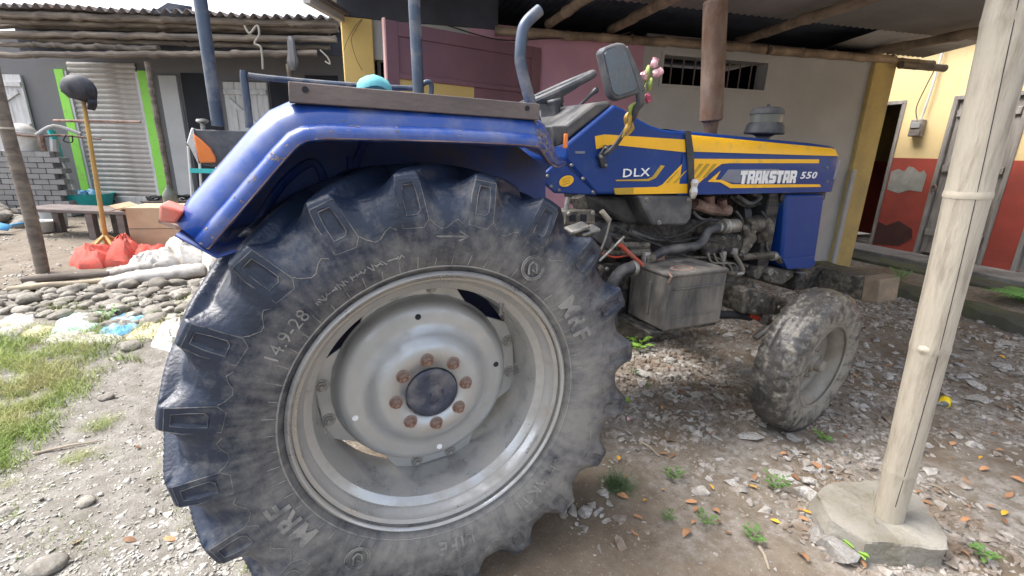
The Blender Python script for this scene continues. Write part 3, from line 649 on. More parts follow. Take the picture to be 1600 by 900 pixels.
    for a in (57, 237):
        a = R(a); c = (.457*math.cos(a), -.194, .457*math.sin(a)); mb = MB()
        for rr_ in (.033, .028): mb.tube([(c[0]+rr_*math.cos(t), c[1]-.001, c[2]+rr_*math.sin(t)) for t in [i*math.pi/12 for i in range(25)]], .002, 5)
        mb.tube([(c[0]+x, c[1]-.001, c[2]+z) for x, z in ((-.012, -.016), (-.010, .008), (0, .016), (.011, .008), (.012, -.016), (-.003, -.004))], .0035, 5); mb.build('tyre_emblem', 'tyre_letters', rim)
    # rotation arrow
    mb = MB(); mb.tube([sec(R(86), -.194, .482, -.06), sec(R(86), -.194, .482, .04)], .003, 5); mb.tube([sec(R(86), -.194, .494, .015), sec(R(86), -.194, .482, .045), sec(R(86), -.194, .470, .015)], .003, 5); mb.build('rotation_arrow', 'tyre_letters', rim)
    # wheel disc: domed, hub standing out towards the viewer, four pairs of lugs to the rim
    yd = .035
    dp = [(.078, yd-.098), (.135, yd-.097), (.150, yd-.090), (.168, yd-.072), (.186, yd-.058), (.202, yd-.054), (.228, yd-.054), (.246, yd-.048), (.255, yd-.034), (.260, yd-.012), (.264, yd-.002), (.270, yd)]
    disc = MB().lathe(dp, n=96).build('wheel_disc', 'disc_paint', rim, smooth=60, thick=.006)
    for k in range(4):
        a = R(5+90*k)
        mb = MB(); poly = [(.27*math.cos(t), .27*math.sin(t)) for t in (-.62, -.4, -.2, 0, .2, .4, .62)]+[(.298, .118), (.306, .075), (.306, -.075), (.298, -.118)]
        mb.prism([(x, z) for x, z in poly], 'y', yd-.004, yd+.006); mb.xf(Matrix.Rotation(-a, 4, 'Y')); mb.build('disc_lug', 'disc_paint', rim, .002)
        for q in (-.056, .056):
            t = MB().lathe([(0, -.014), (.007, -.014), (.008, -.010), (.008, -.007), (.013, -.007), (.014, -.004), (.014, 0), (.019, 0), (.019, .004)], n=6); t.lathe([(0, -.001), (.019, -.001), (.019, .004)], n=16)
            p = Matrix.Rotation(-a, 3, 'Y') @ Vector((.287, yd-.006, q)); t.build('rim_bolt', 'bolt_zinc', rim, loc=p)
    nut = MB().lathe([(0, -.026), (.007, -.026), (.0085, -.022), (.0085, -.017), (.0135, -.016), (.015, -.013), (.0155, 0), (.020, .001), (.020, .005)], n=6); nut.lathe([(0, -.001), (.020, -.001), (.021, .005)], n=18)
    nm = nut.mesh('wheel_nut', 'nut_steel')
    for k in range(8):
        a = R(6+45*k); inst(nm, 'wheel_nut', rim, (.104*math.cos(a), yd-.101, .104*math.sin(a)), (0, random.random(), 0))
    MB().lathe([(0, yd-.117), (.006, yd-.117), (.008, yd-.113), (.02, yd-.112), (.048, yd-.108), (.052, yd-.110), (.066, yd-.110), (.074, yd-.106), (.076, yd-.094), (.078, yd-.07)], n=48).build('hub_cap', 'dark_cap', rim)
    # worn cast marks on the cap and a worn line of small print on the sidewall: both unreadable
    mb = MB()
    for k in range(15):
        a = R(75-k*13); r = .030+random.uniform(-.003, .003); mb.obox(Vector((r*math.cos(a), yd-.1125, r*math.sin(a))), (.006, .002, random.uniform(.002, .005)), Matrix.Rotation(-a+random.uniform(-.6, .6), 3, 'Y'))
    mb.build('cast_marks', 'dark_cap', rim, .0006)
    mb = MB()
    for k in range(34):
        if k % 7 == 6: continue
        a = R(130-k*.85); mb.obox(Vector((.448*math.cos(a), -.1915, .448*math.sin(a))), (random.uniform(.008, .018), .0022, .003), Matrix.Rotation(-a+random.choice((0, 1.57, .7, -.6)), 3, 'Y'))
    mb.build('worn_print', 'tyre_lines', rim)
    for a, col in ((96, 'void_shade'), (8, 'void_shade'), (196, 'white_decal'), (278, 'white_decal')):
        a = R(a); r = .222; MB().lathe([(0, 0), (.0085, 0), (.009, .002)], n=14).build('disc_hole', col, rim, loc=(r*math.cos(a), yd-.0585, r*math.sin(a)))
    a = R(52); v0 = Vector((.335*math.cos(a), -.098, .335*math.sin(a)))
    MB().tube([v0, v0*.985+Vector((0, -.0, 0)), v0*.955+Vector((-.004, -.02, -.006)), v0*.94+Vector((-.006, -.034, -.012))], [.010, .009, .005, .006], 8).build('valve_stem', 'alloy', rim)
    rim.location = (0, -.675, AX); return rim
rwh = rear_wheel()
lw = copy_tree(rwh, tr); lw.location = (0, .675, AX); lw.rotation_euler = (0, 0, math.pi)
MB().tube([(0, -.66, AX), (0, .66, AX)], .075, 20).lathe([(.12, -.62), (.13, -.60), (.11, -.5), (.10, -.2)], n=24, c=(0, 0, AX)).build('rear_axle', 'engine', tr)

# ---- front wheel
def front_wheel():
    rim = MB().lathe([(.205, -.082), (.214, -.086), (.219, -.080), (.212, -.074), (.204, -.066), (.196, -.055), (.183, -.045), (.176, -.02), (.174, .03), (.19, .06), (.218, .082)], n=64).build('front_wheel', 'front_rim', tr, smooth=40, thick=.004)
    prof = [(.205, -.078), (.218, -.086), (.24, -.095), (.275, -.100), (.305, -.097), (.330, -.088), (.342, -.080), (.352, -.070), (.364, -.05), (.370, -.02), (.371, 0)]; prof = prof+[(r, -t) for r, t in prof[-2::-1]]
    # worn ribbed tread: circumferential grooves and nicked shoulders
    n = 220; vs = []; fs = []
    rings = []
    tread = [(.205, -.078), (.216, -.085), (.24, -.095), (.275, -.100), (.305, -.097), (.332, -.090), (.350, -.080), (.363, -.062), (.3665, -.042), (.3655, -.036), (.3655, -.032), (.3685, -.026), (.3695, -.012), (.3700, -.004), (.3685, 0), (.370, .004), (.3695, .012), (.3685, .026), (.3655, .032), (.3655, .036), (.3665, .042), (.363, .062), (.350, .080), (.332, .090), (.305, .097), (.275, .100), (.24, .095), (.216, .085), (.205, .078)]
    mb = MB()
    for j in range(n):
        a = 2*math.pi*j/n; ring = []
        for r, t in tread:
            q = r
            if .33 <= r < .366 and abs(t) > .06: q -= .006*(j % 6 < 2)+.003*math.sin(j*1.7)
            if r >= .33: q += .0045*mnoise.noise(Vector((r*math.cos(a)*38, t*55, r*math.sin(a)*38)))+.003*mnoise.noise(Vector((r*math.cos(a)*90, t*110, r*math.sin(a)*90)))
            ring.append((q*math.cos(a), t, q*math.sin(a)))
        rings.append(ring)
    rings.append(rings[0]); mb.loft(rings); mb.build('tyre', 'front_tyre', rim, smooth=50)
    MB().lathe([(.03, -.005), (.06, -.008), (.10, -.005), (.13, .005), (.155, .012), (.165, .005), (.178, -.01)], n=48).build('wheel_disc', 'front_rim', rim, smooth=60, thick=.005)
    MB().lathe([(0, -.085), (.022, -.085), (.03, -.078), (.032, -.05), (.042, -.045), (.05, -.03), (.075, -.02), (.08, 0)], n=24).build('hub', 'front_rim', rim)
    st = MB().lathe([(0, -.03), (.008, -.03), (.009, -.02), (.013, -.018), (.014, 0)], n=6).mesh('wheel_nut', 'front_rim')
    for k in range(6): a = R(60*k+15); inst(st, 'wheel_nut', rim, (.068*math.cos(a), -.012, .068*math.sin(a)))
    return rim
FWX, FWY = 1.95, -.60
fw = front_wheel(); fw.location = (FWX, FWY, .352); fw.rotation_euler = (R(3), 0, R(9))
fl = copy_tree(fw, tr); fl.location = (FWX, .62, .352); fl.rotation_euler = (0, 0, R(177))

# ---- mudguards
def fender(sd):
    path = [(-.535, 1.165), (-.50, 1.205), (-.44, 1.272), (-.37, 1.350), (-.335, 1.384), (-.295, 1.404), (-.24, 1.412), (0., 1.414), (.18, 1.412), (.265, 1.407), (.31, 1.396), (.37, 1.352), (.44, 1.322), (.515, 1.300)]
    yo = [0]*9+[0, .012, .07, .17, .27]; kk = [1]*11+[.9, .6, .12]
    rings = []; lip = []
    for i, (x, z) in enumerate(path):
        a = Vector(path[max(i-1, 0)]); b2 = Vector(path[min(i+1, len(path)-1)]); t = (b2-a).normalized(); nn = Vector((-t.y, t.x))
        k = yo[i]; q = kk[i]
        cs = [(-.43, .016), (-.70, .018), (-.76, .012), (-.79, .001), (-.808, -.014), (-.816, -.030), (-.817, -.039), (-.822, -.0415), (-.831, -.044), (-.838, -.051), (-.840, -.060), (-.838, -.069), (-.828, -.072), (-.80, -.06)]
        ring = [(x+nn.x*h*q, (max(-.84, y+k) if y < -.5 else y)*(1 if sd > 0 else -1), z+nn.y*h*q) for y, h in cs]; rings.append(ring); lip.append(ring[11])
    f = MB().loft(rings).build('mudguard', 'blue_fender', tr, smooth=48, thick=.004)
    if sd > 0:
        MB().tube(spline(lip, 4), .0024, 6).build('worn_edge', 'rusty', f)
        # chipped paint and dried mud on the outside of the roll
        mb = MB(); V = [[Vector(p) for p in r_] for r_ in rings]; nu, nv = 34, 7
        for i in range(len(V)-1):
            for c in range(2, 11):
                for a in range(nu):
                    for b3 in range(nv):
                        def pt(u, v): return V[i][c].lerp(V[i+1][c], u).lerp(V[i][c+1].lerp(V[i+1][c+1], u), v)
                        m0 = pt((a+.5)/nu, (b3+.5)/nv); n0 = mnoise.noise(m0*45)*.55+mnoise.noise(m0*140)*.55
                        wgt = -.62
                        if c >= 8: wgt = -.47+.34*mnoise.noise(m0*6)
                        if i in (9, 10): wgt = .02-.3*abs(i-9.6)
                        for xc in (-.185, -.10): wgt = max(wgt, -.27-abs(m0.x-xc-.02*mnoise.noise(m0*20))*16)
                        if wgt > -.6 and n0+wgt > 0:
                            q4 = [pt(a/nu, b3/nv), pt((a+1)/nu, b3/nv), pt((a+1)/nu, (b3+1)/nv), pt(a/nu, (b3+1)/nv)]; nr = (q4[1]-q4[0]).cross(q4[3]-q4[0])
                            if nr.length < 1e-9: continue
                            nr.normalize(); nr = nr if nr.y < 0 else -nr; mb.add([p+nr*.0029 for p in q4], [(0, 1, 2, 3)])
        mb.build('paint_chips', 'chipped', f, smooth=0)
    s = 1 if sd > 0 else -1
    # inner side sheet with pressed ribs
    poly = [(x, z) for x, z in path[:-2]]+[(.50, 1.27), (.505, 1.10), (.47, .80), (.2, .62), (-.25, .62), (-.45, .85), (-.52, 1.08)]
    y = -.455*s
    MB().prism(poly, 'y', y, y+.012*s).build('side_sheet', 'blue_dark', f)
    for pts in ([(-.42, 1.10), (-.34, 1.22), (-.25, 1.28), (-.22, 1.18)], [(-.16, .95), (-.15, 1.30)], [(-.12, .95), (-.11, 1.34), (.30, 1.34)], [(-.38, .92), (-.30, 1.05)]):
        MB().tube(spline([(a, y-.004*s, b2) for a, b2 in pts], 5), .012, 8, True).build('pressed_rib', 'blue_dark', f)
    # rear closing flap at the tail
    MB().loft([[(-.535, yy, 1.150), (-.47, yy, 1.10), (-.40, yy, 1.12)] for yy in (-.835*s, -.45*s)]).build('rear_flap', 'blue_dark', f, thick=.004)
    return f
fr = fender(1); flf = fender(-1)
# tail lamp on the near mudguard's tip
p = PY(270, 333, -.78); MB().prism([(p.x-.022, p.z-.014), (p.x+.005, p.z-.02), (p.x+.022, p.z+.004), (p.x-.016, p.z+.022)], 'y', -.80, -.72).build('tail_lamp', 'red_lens', tr, .005)
# flat iron bar bolted along the top of the mudguard
q = [PY(450, 128, -.80), PY(840, 163, -.80), PY(838, 188, -.80), PY(452, 160, -.80)]
plk = MB().prism([(v.x, v.z) for v in q], 'y', -.815, -.775).build('side_rail_bar', 'plank', tr, .002)
for x, y in ((477, 140), (824, 169)):
    v = PY(x, y, -.816); MB().lathe([(0, -.001), (.0065, -.001), (.0065, .001)], n=12).build('bolt_hole', 'void_shade', plk, loc=v)
# far lamp box with amber lens on the left mudguard
c = [PY(x, y, .62) for x, y in ((303, 202), (400, 205), (398, 262), (345, 262), (318, 258))]
lb = MB().prism([(v.x, v.z) for v in c], 'y', .60, .82).build('lamp_box', 'grey_plastic', tr, .006)
c = [PY(x, y, .596) for x, y in ((302, 208), (316, 219), (330, 232), (338, 246), (339, 254), (313, 254))]
MB().prism([(v.x, v.z) for v in c], 'y', .575, .60).build('amber_lens', 'orange_lens', lb, .006)
c = [PY(x, y, .61) for x, y in ((300, 201), (304, 200), (313, 254), (311, 256), (297, 228), (293, 224))]
MB().prism([(v.x, v.z) for v in c], 'y', .585, .66).build('lens_rim', 'chrome', lb, .005)
v = PY(316, 190, .63); MB().tube([v+Vector((0, 0, -.05)), v], .010, 8).lathe([(0, .012), (.022, .010), (.026, 0), (.012, -.008)], 'z', (v.x, v.y, v.z), 14).build('lamp_bolt', 'alloy', lb)
# canopy posts, hand rails
def tubepart(name, pts, r, m='tube_paint', n=12, par=tr): return MB().tube(pts, r, n).build(name, m, par)
a, b2 = PY(341, 197, .62), PY(310, -20, .62); tubepart('canopy_post', [a, b2, a+(b2-a)*2.1], .026)
a = PY(654, 146, .25); b2 = PY(646, -20, .25); tubepart('canopy_post', [a+Vector((0, 0, -.5)), a, b2, a+(b2-a)*2.2], .0255)
p1 = [PY(x, y, .62) for x, y in ((390, 200), (386, 160), (381, 122), (380, 110))]
MB().tube(p1, [.018, .017, .017, .014], 10).build('rail_post', 'tube_paint', tr)
p2 = [PY(x, y, .60) for x, y in ((388, 118), (430, 123), (520, 131), (640, 138), (655, 135), (667, 128), (674, 133), (673, 152))]
MB().tube(spline(p2, 3), .013, 10).build('hand_rail', 'tube_paint', tr)
p3 = [PY(x, y, -.62) for x, y in ((843, 16), (836, 22), (822, 36), (816, 52), (813, 90), (817, 115), (826, 150), (838, 192))]
MB().tube(spline(p3, 4), .0165, 12).build('grab_bar', 'tube_paint', tr)
# operator's seat, mostly behind the side bar
MB().prism([(-.35, 1.12), (.05, 1.12), (.07, 1.20), (-.25, 1.22), (-.32, 1.38), (-.38, 1.40)], 'y', -.22, .22).build('seat', 'black_plastic', tr, .03)
# ---- bonnet
XN = 2.385
def zt_(x):        # height of the bonnet's shoulder
    return 1.437-.038*(max(x, 1.25)-1.25)/(XN-1.25)
def hood_sec(x, k=1.0, drop=0.):
    t = zt_(x)-drop; hw = .302*k
    return [(x, -hw+.0, 1.152), (x, -hw-.002, 1.25), (x, -hw-.002, 1.318), (x, -hw+.004, 1.336), (x, -hw+.010, t-.046), (x, -hw+.030, t-.012), (x, -hw+.12, t), (x, 0, t+.008), (x, hw-.12, t), (x, hw-.030, t-.012), (x, hw-.010, t-.046), (x, hw-.004, 1.336), (x, hw+.002, 1.318), (x, hw+.002, 1.25), (x, hw, 1.152)]
rings = [hood_sec(x) for x in (1.262, 1.5, 1.8, 2.1, 2.28)]+[hood_sec(2.34, .985, .006), hood_sec(2.372, .95, .02), hood_sec(XN, .90, .04)]
hood = MB().loft(rings)
hood.f.append(tuple(range((len(rings)-1)*15, len(rings)*15)))
hood = hood.build('bonnet', 'blue_paint', tr, smooth=50)
# cowl in front of the driver: side sheets and sloping crown
def P3(lst, y): return [PY(x, yy, y) for x, yy in lst]
cow = P3([(885, 225), (884, 250), (932, 304), (1074, 304), (1074, 207), (1040, 203), (1018, 196), (998, 185), (975, 170), (960, 163)], -.30)
prof = [(v.x, v.z) for v in cow]
rings = []
for y, ins in ((-.300, 0), (-.285, .0), (-.255, .012), (.255, .012), (.285, 0), (.300, 0)):
    pass
cw = MB().prism(prof, 'y', -.300, .300)
cowl = cw.build('cowl', 'blue_paint', tr, .012)
MB().prism([(v.x, v.z) for v in P3([(1071, 204), (1079, 205), (1084, 240), (1085, 300), (1086, 312), (1077, 312), (1075, 270), (1073, 240)], -.309)], 'y', -.312, -.302).build('bonnet_strap', 'black_plastic', tr, .002)
v = PY(1084, 296, -.33); mb = MB()
MB().loft([[(v.x+.022*s*math.cos(a)+.004*math.sin(3*a), v.y+.014*s*math.sin(a), v.z+z) for a in [i*math.pi/5 for i in range(10)]] for z, s in ((.045, .7), (.03, 1.1), (.01, .8), (-.01, 1.15), (-.03, .9), (-.04, .5))], True, True).build('latch_wrap', 'foil', tr, smooth=20)
# dash panel: dark sloping console behind the cowl
d0 = P3([(884, 222), (960, 162), (952, 157), (930, 160), (884, 196), (872, 212)], -.29)
MB().prism([(v.x, v.z) for v in d0], 'y', -.285, .285).build('dash_panel', 'dash_grey', tr, .012)
d0 = P3([(862, 196), (888, 196), (886, 222), (868, 230)], -.42)
MB().prism([(v.x, v.z) for v in d0], 'y', -.42, -.30).build('side_console', 'black_plastic', tr, .006)
v = PY(882, 218, -.425); MB().box((v.x-.004, -.43, v.z-.03), (v.x+.012, -.42, v.z+.02)).build('side_marker', 'orange_lens', tr, .003)
# ---- decals: flat print on the side of the bonnet and cowl
def dec(name, pts, m, y=-.3065, y2=-.3045, par=None):
    q = P3(pts, y); return MB().prism([(v.x, v.z) for v in q], 'y', y, y2).build(name, m, par or hood, smooth=0)
dec('cowl_stripe', [(930, 213), (945, 210), (1070, 218), (1072, 238), (975, 228), (955, 226), (932, 233)], 'yellow_decal', -.303, -.299, cowl)
# the stripe on the bonnet follows its rounded shoulder
ring = []
for x in (1.278, 1.6, 1.9, 2.2, 2.30, 2.345, 2.374):
    kk = 1 if x < 2.31 else (.985 if x < 2.36 else .95); dr = 0 if x < 2.31 else (.006 if x < 2.36 else .02)
    s = hood_sec(x, kk, dr); e = Vector((0, -.003, .002)); A_ = Vector(s[3]).lerp(Vector(s[4]), .05)
    ring.append([A_+e, Vector(s[4])+e, Vector(s[4]).lerp(Vector(s[5]), .62)+e])
MB().loft(ring).build('bonnet_stripe', 'yellow_decal', hood, smooth=60)
dec('lower_stripe', [(962, 294), (1028, 292), (1036, 288), (1074, 248), (1074, 302), (964, 304)], 'yellow_decal', -.303, -.299, cowl)
dec('lower_stripe_fade', [(959, 294), (990, 293), (990, 303), (962, 304)], 'gold_decal', -.3045, -.299, cowl)
dec('side_stripe', [(1080, 248), (1280, 249), (1280, 255), (1140, 255), (1128, 256), (1119, 262), (1091, 287), (1080, 290)], 'yellow_decal')
for k in range(3):
    x = 1084+k*11; dec('hatch_bar', [(x+9, 256), (x+15, 256), (x-3+(k == 0)*4, 278-(k == 0)*4), (x-8+(k == 0)*6, 278-(k == 0)*6)], 'gold_decal', -.3085)
for x in (1048, 1060): dec('hatch_bar', [(x+10, 268), (x+14, 266), (x-4, 286), (x-8, 286)], 'gold_decal', -.3045, -.299, cowl)
dec('silver_field', [(1138, 265), (1275, 263), (1275, 283), (1150, 286), (1136, 284), (1124, 282)], 'silver_decal', -.3055)
dec('blue_field', [(1215, 262.5), (1276, 262), (1276, 283.5), (1246, 284)], 'blue_paint', -.3075)
dec('badge_line', [(1106, 284), (1126, 267), (1118, 281), (1128, 281), (1144, 288), (1281, 288), (1283, 292), (1141, 294), (1126, 285)], 'yellow_decal', -.307)
dec('cowl_line', [(962, 281), (1012, 279.5), (1020, 276), (1033, 258), (1039, 259), (1025, 278), (1014, 283), (963, 283)], 'gold_decal', -.303, -.299, cowl)
def put_text(body, x0, y0, x1, y1, m, Y, bold, par, name, hpx, sp=1.0, shear=0.):
    """lettering between two sighted points along its foot"""
    a, b2 = PY(x0, y0, Y), PY(x1, y1, Y); h = abs(PY((x0+x1)/2, (y0+y1)/2-hpx, Y).z-(a.z+b2.z)/2)
    t, q0, q1 = text_mb(body, 1.0, bold, .0008/1, sp, shear); zs = [v[2] for v in t.v]; z0, z1 = min(zs), max(zs); d = b2-a
    t.v = [tuple(a+d*((v[0]-q0)/(q1-q0))+Vector((0, v[1]*1.0, (v[2]-z0)/(z1-z0)*h))) for v in t.v]
    return t.build(name, m, par, smooth=0)
put_text('DLX', 973, 277, 1015, 275, 'white_decal', -.3035, .012, cowl, 'model_lettering', 13, 1.1)
put_text('550', 1250, 279.5, 1275.5, 279, 'white_decal', -.3095, .022, hood, 'number_lettering', 11, 1.1, .15)
# heavy slab letters drawn as outlines on a grid 5 wide, 7 high
GL = {'T': [[(0, 7), (5, 7), (5, 4.8), (3.6, 4.8), (3.6, 0), (1.4, 0), (1.4, 4.8), (0, 4.8)]],
      'R': [[(0, 0), (0, 7), (4.2, 7), (5, 6.2), (5, 3.6), (4.4, 3), (5, 2.4), (5, 0), (3.1, 0), (3.1, 2.2), (1.9, 2.2), (1.9, 0)]],
      'A': [[(0, 0), (.4, 7), (4.6, 7), (5, 0), (3.2, 0), (3.1, 1.8), (1.9, 1.8), (1.8, 0)]],
      'K': [[(0, 0), (0, 7), (1.9, 7), (1.9, 4.6), (2.9, 7), (5, 7), (3.7, 3.6), (5, 0), (2.9, 0), (1.9, 2.6), (1.9, 0)]],
      'S': [[(0, 0), (0, 2), (3, 2), (3, 2.7), (.7, 2.7), (0, 3.4), (0, 6.2), (.8, 7), (5, 7), (5, 5), (1.9, 5), (1.9, 4.3), (4.3, 4.3), (5, 3.6), (5, .8), (4.2, 0)]]}
HO = {'R': [(1.9, 4), (3.1, 4), (3.1, 5.2), (1.9, 5.2)], 'A': [(2.1, 3.4), (2.9, 3.4), (2.8, 5.2), (2.2, 5.2)]}
a, b2 = PY(1155, 287.5, -.3095), PY(1243, 286, -.3095); tot = 8*5.35; h = PY(1198, 266.5, -.3095).z-PY(1198, 286.7, -.3095).z
lm = MB(); hm = MB()
for i, ch in enumerate('TRAKSTAR'):
    def pt(p): q = a.lerp(b2, (i*5.35+p[0])/tot); return (q.x, q.z+p[1]/7*h)
    for poly in GL[ch]: lm.prism([pt(p) for p in poly], 'y', -.3105, -.3085)
    if ch in HO: hm.prism([pt(p) for p in HO[ch]], 'y', -.3113, -.3100)
lt = lm.build('name_lettering', 'white_decal', hood, smooth=0); hm.build('letter_counters', 'blue_paint', lt, smooth=0)
for x, y in ((1292, 262), (1292, 283)):
    v = PY(x, y, -.304); MB().lathe([(0, -.004), (.006, -.004), (.007, .002)], n=10).build('bonnet_screw', 'alloy', hood, loc=v)
MB().box((2.30, -.296, 1.20), (2.392, -.20, 1.335)).build('headlamp', 'silver_decal', hood, .02)
# small plate print on the cowl
dec('small_plate', [(899, 236), (914, 236), (914, 240), (899, 240)], 'silver_decal', -.303, -.299, cowl)
# ---- blue radiator side post and radiator
q = P3([(1230, 303), (1290, 303), (1274, 412), (1268, 419), (1230, 421), (1222, 414), (1222, 400)], -.285)
MB().prism([(v.x, v.z) for v in q], 'y', -.285, .285).build('front_grille_panel', 'blue_paint', tr, .016)
q = P3([(1222, 404), (1272, 400), (1274, 412), (1268, 419), (1230, 421)], -.292); MB().prism([(v.x, v.z) for v in q], 'y', -.294, -.285).build('panel_foot', 'blue_paint', tr, .004)
MB().box((1.93, -.25, .74), (2.02, .25, 1.15)).build('radiator', 'black_plastic', tr, .006)
fin = MB().box((0, -.004, .76), (.012, 0, 1.13)).mesh('radiator_fin', 'engine')
for k in range(6): inst(fin, 'radiator_fin', tr, (1.93+.014*k, -.25, 0))
MB().box((2.0, -.27, 1.10), (2.36, .27, 1.152)).build('radiator_tank', 'engine', tr, .01)
# ---- engine and drive line
MB().box((.95, -.19, .56), (1.72, .19, 1.02)).build('engine_block', 'engine', tr, .02)
MB().box((1.0, -.15, 1.02), (1.66, .15, 1.13)).build('rocker_cover', 'engine', tr, .02)
MB().prism([(.98, .42), (1.62, .42), (1.70, .50), (1.74, .60), (.95, .60)], 'y', -.15, .15).build('oil_sump', 'cast', tr, .015)
MB().box((-.25, -.20, .50), (.98, .20, .92)).build('gearbox', 'engine', tr, .03)
MB().box((-.25, -.30, .92), (.75, .30, .96)).build('platform', 'black_plastic', tr, .01)
def yb(pts, y0, y1, name, m, bev=.006, par=tr):
    q = P3(pts, y0); return MB().prism([(v.x, v.z) for v in q], 'y', y0, y1).build(name, m, par, bev)
def yt(pts, y, r, name, m='hose', n=10, k=5, par=tr):
    ys = y if isinstance(y, (list, tuple)) else [y]*len(pts)
    return MB().tube(spline([PY(px, py, yy) for (px, py), yy in zip(pts, ys)], k), r, n).build(name, m, par)
yb([(998, 306), (1084, 306), (1081, 342), (1072, 352), (1021, 354)], -.315, -.12, 'fuse_box', 'grey_plastic', .012)
yb([(930, 307), (1000, 306), (1022, 353), (985, 352), (950, 335), (935, 322)], -.20, .1, 'dark_cover', 'black_plastic', .02)
yt([(1085, 318), (1110, 326), (1138, 329)], -.2, .028, 'exhaust_manifold', 'rusty'); yt([(1108, 306), (1108, 326)], -.2, .026, 'manifold_riser', 'rusty'); yt([(1128, 312), (1130, 328)], -.22, .022, 'manifold_riser', 'rusty')
yt([(1012, 407), (1035, 393), (1060, 388), (1085, 385), (1097, 378), (1104, 364), (1114, 358), (1133, 355)], -.30, .021, 'coolant_hose', 'hose', 14)
def cyl(px, py, Y, r, l, name, m, ax='x', n=20, par=tr):
    v = PY(px, py, Y); return MB().lathe([(0, -l/2), (r*.92, -l/2), (r, -l/2+.004), (r, l/2-.004), (r*.92, l/2), (0, l/2)], ax, n=n).build(name, m, par, loc=v)
cyl(1140, 353, -.30, .034, .10, 'hose_joint', 'alloy'); cyl(1123, 355, -.30, .027, .012, 'hose_clip', 'alloy'); cyl(1134, 354, -.30, .039, .012, 'hose_clip', 'alloy')
cyl(1012, 405, -.30, .032, .05, 'hose_union', 'cast'); cyl(1008, 408, -.30, .022, .09, 'hose_union', 'alloy', 'z')
# injection pump, its pipes and filters
yb([(1098, 368), (1160, 366), (1168, 385), (1160, 404), (1100, 402)], -.26, -.1, 'injection_pump', 'engine', .02)
yb([(1162, 352), (1176, 350), (1186, 372), (1168, 400), (1156, 398), (1168, 372)], -.27, -.12, 'timing_cover', 'cast', .015)
cyl(1186, 358, -.22, .075, .05, 'water_pump_pulley', 'cast'); cyl(1176, 352, -.24, .04, .10, 'water_pump', 'cast')
MB().lathe([(.19, 0), (.205, 0), (.205, .05), (.19, .05)], 'x', n=40, closed=True).build('fan_shroud', 'black_plastic', tr, loc=(1.84, 0, .98))
bl = MB().prism([(-.03, .05), (.03, .05), (.045, .18), (-.02, .18)], 'x', -.004, .004).mesh('fan_blade', 'engine')
for k in range(6): inst(bl, 'fan_blade', tr, (1.86, 0, .98), (R(60*k), 0, R(14)))
yt([(1150, 305), (1172, 318), (1188, 308), (1176, 302)], -.22, .012, 'wiring_loom', 'hose'); yt([(1140, 306), (1165, 322), (1190, 318)], -.2, .009, 'wiring_loom', 'engine')
for y0, m in ((402, 'cast'), (408, 'engine'), (413, 'hose')):
    yt([(1030, y0-2), (1080, y0), (1120, y0+1), (1140, y0+10)], -.27, .007, 'fuel_pipe', m)
for dx in (0, 10, 20): yt([(1105+dx, 395), (1112+dx, 410), (1128+dx, 412), (1134+dx, 424)], -.285, .0055, 'injector_pipe', 'alloy')
cyl(1130, 400, -.28, .015, .05, 'fuel_union', 'alloy', 'z'); yt([(1146, 388), (1149, 400), (1158, 415), (1160, 426), (1150, 428)], -.30, .012, 'delivery_pipe', 'alloy'); cyl(1147, 392, -.30, .019, .03, 'delivery_nut', 'alloy', 'z')
yt([(1108, 415), (1130, 424), (1150, 428)], -.29, .012, 'delivery_pipe', 'cast')
yb([(1128, 420), (1172, 412), (1172, 448), (1163, 462), (1140, 460), (1128, 450)], -.24, .1, 'timing_case', 'cast', .015)
yb([(1100, 424), (1130, 424), (1134, 460), (1104, 455)], -.22, .1, 'filter_bracket', 'engine', .01)
# front support casting under the radiator
yb([(1172, 420), (1190, 416), (1222, 420), (1270, 424), (1266, 438), (1240, 434), (1222, 446), (1200, 442), (1190, 432), (1176, 436)], -.27, .27, 'front_support', 'cast', .012)
yt([(1158, 402), (1190, 399), (1206, 398), (1220, 408)], -.27, .018, 'lower_hose', 'cast'); cyl(1208, 400, -.27, .026, .03, 'hose_clip', 'alloy'); cyl(1177, 426, -.28, .03, .06, 'pivot_boss', 'cast', 'y'); cyl(1201, 424, -.285, .022, .03, 'pivot_bolt', 'alloy', 'y'); cyl(1249, 432, -.29, .024, .05, 'tow_pin', 'engine', 'z'); cyl(1249, 425, -.29, .03, .012, 'tow_pin_head', 'grey_plastic', 'z')
# front axle: beam, stub, steering arm, tie rod
yb([(1167, 458), (1186, 452), (1212, 462), (1234, 470), (1226, 492), (1182, 494), (1168, 490)], -.40, -.05, 'axle_beam', 'cast', .012)
yb([(1163, 456), (1170, 450), (1186, 452), (1170, 460), (1166, 492), (1160, 490)], -.41, -.28, 'axle_collar', 'cast', .006)
MB().bar(Vector((1.95, .02, .44)), Vector((1.95, .5, .40)), .13, .125).build('axle_beam', 'cast', tr, .014)
MB().tube([(1.95, -.46, .30), (1.95, -.46, .50)], .04, 14).tube([(1.95, -.46, .352), (1.95, -.60, .352)], .032, 12).build('steering_knuckle', 'cast', tr)
MB().tube(spline([(1.95, -.46, .50), (1.92, -.44, .50), (1.85, -.42, .46), (1.80, -.41, .42)], 4), [.03]*4+[.026]*4+[.022]*5, 10, flat=.7).build('steering_arm', 'alloy', tr)
yt([(1120, 492), (1150, 492), (1172, 495)], -.36, .022, 'drag_link', 'black_plastic'); yt([(1170, 491), (1190, 498), (1206, 506)], -.37, .020, 'drag_link_end', 'red_paint'); cyl(1196, 498, -.40, .028, .05, 'ball_joint', 'cast', 'z')
yt([(1140, 470), (1150, 478), (1146, 492)], -.3, .010, 'brake_hose', 'hose')
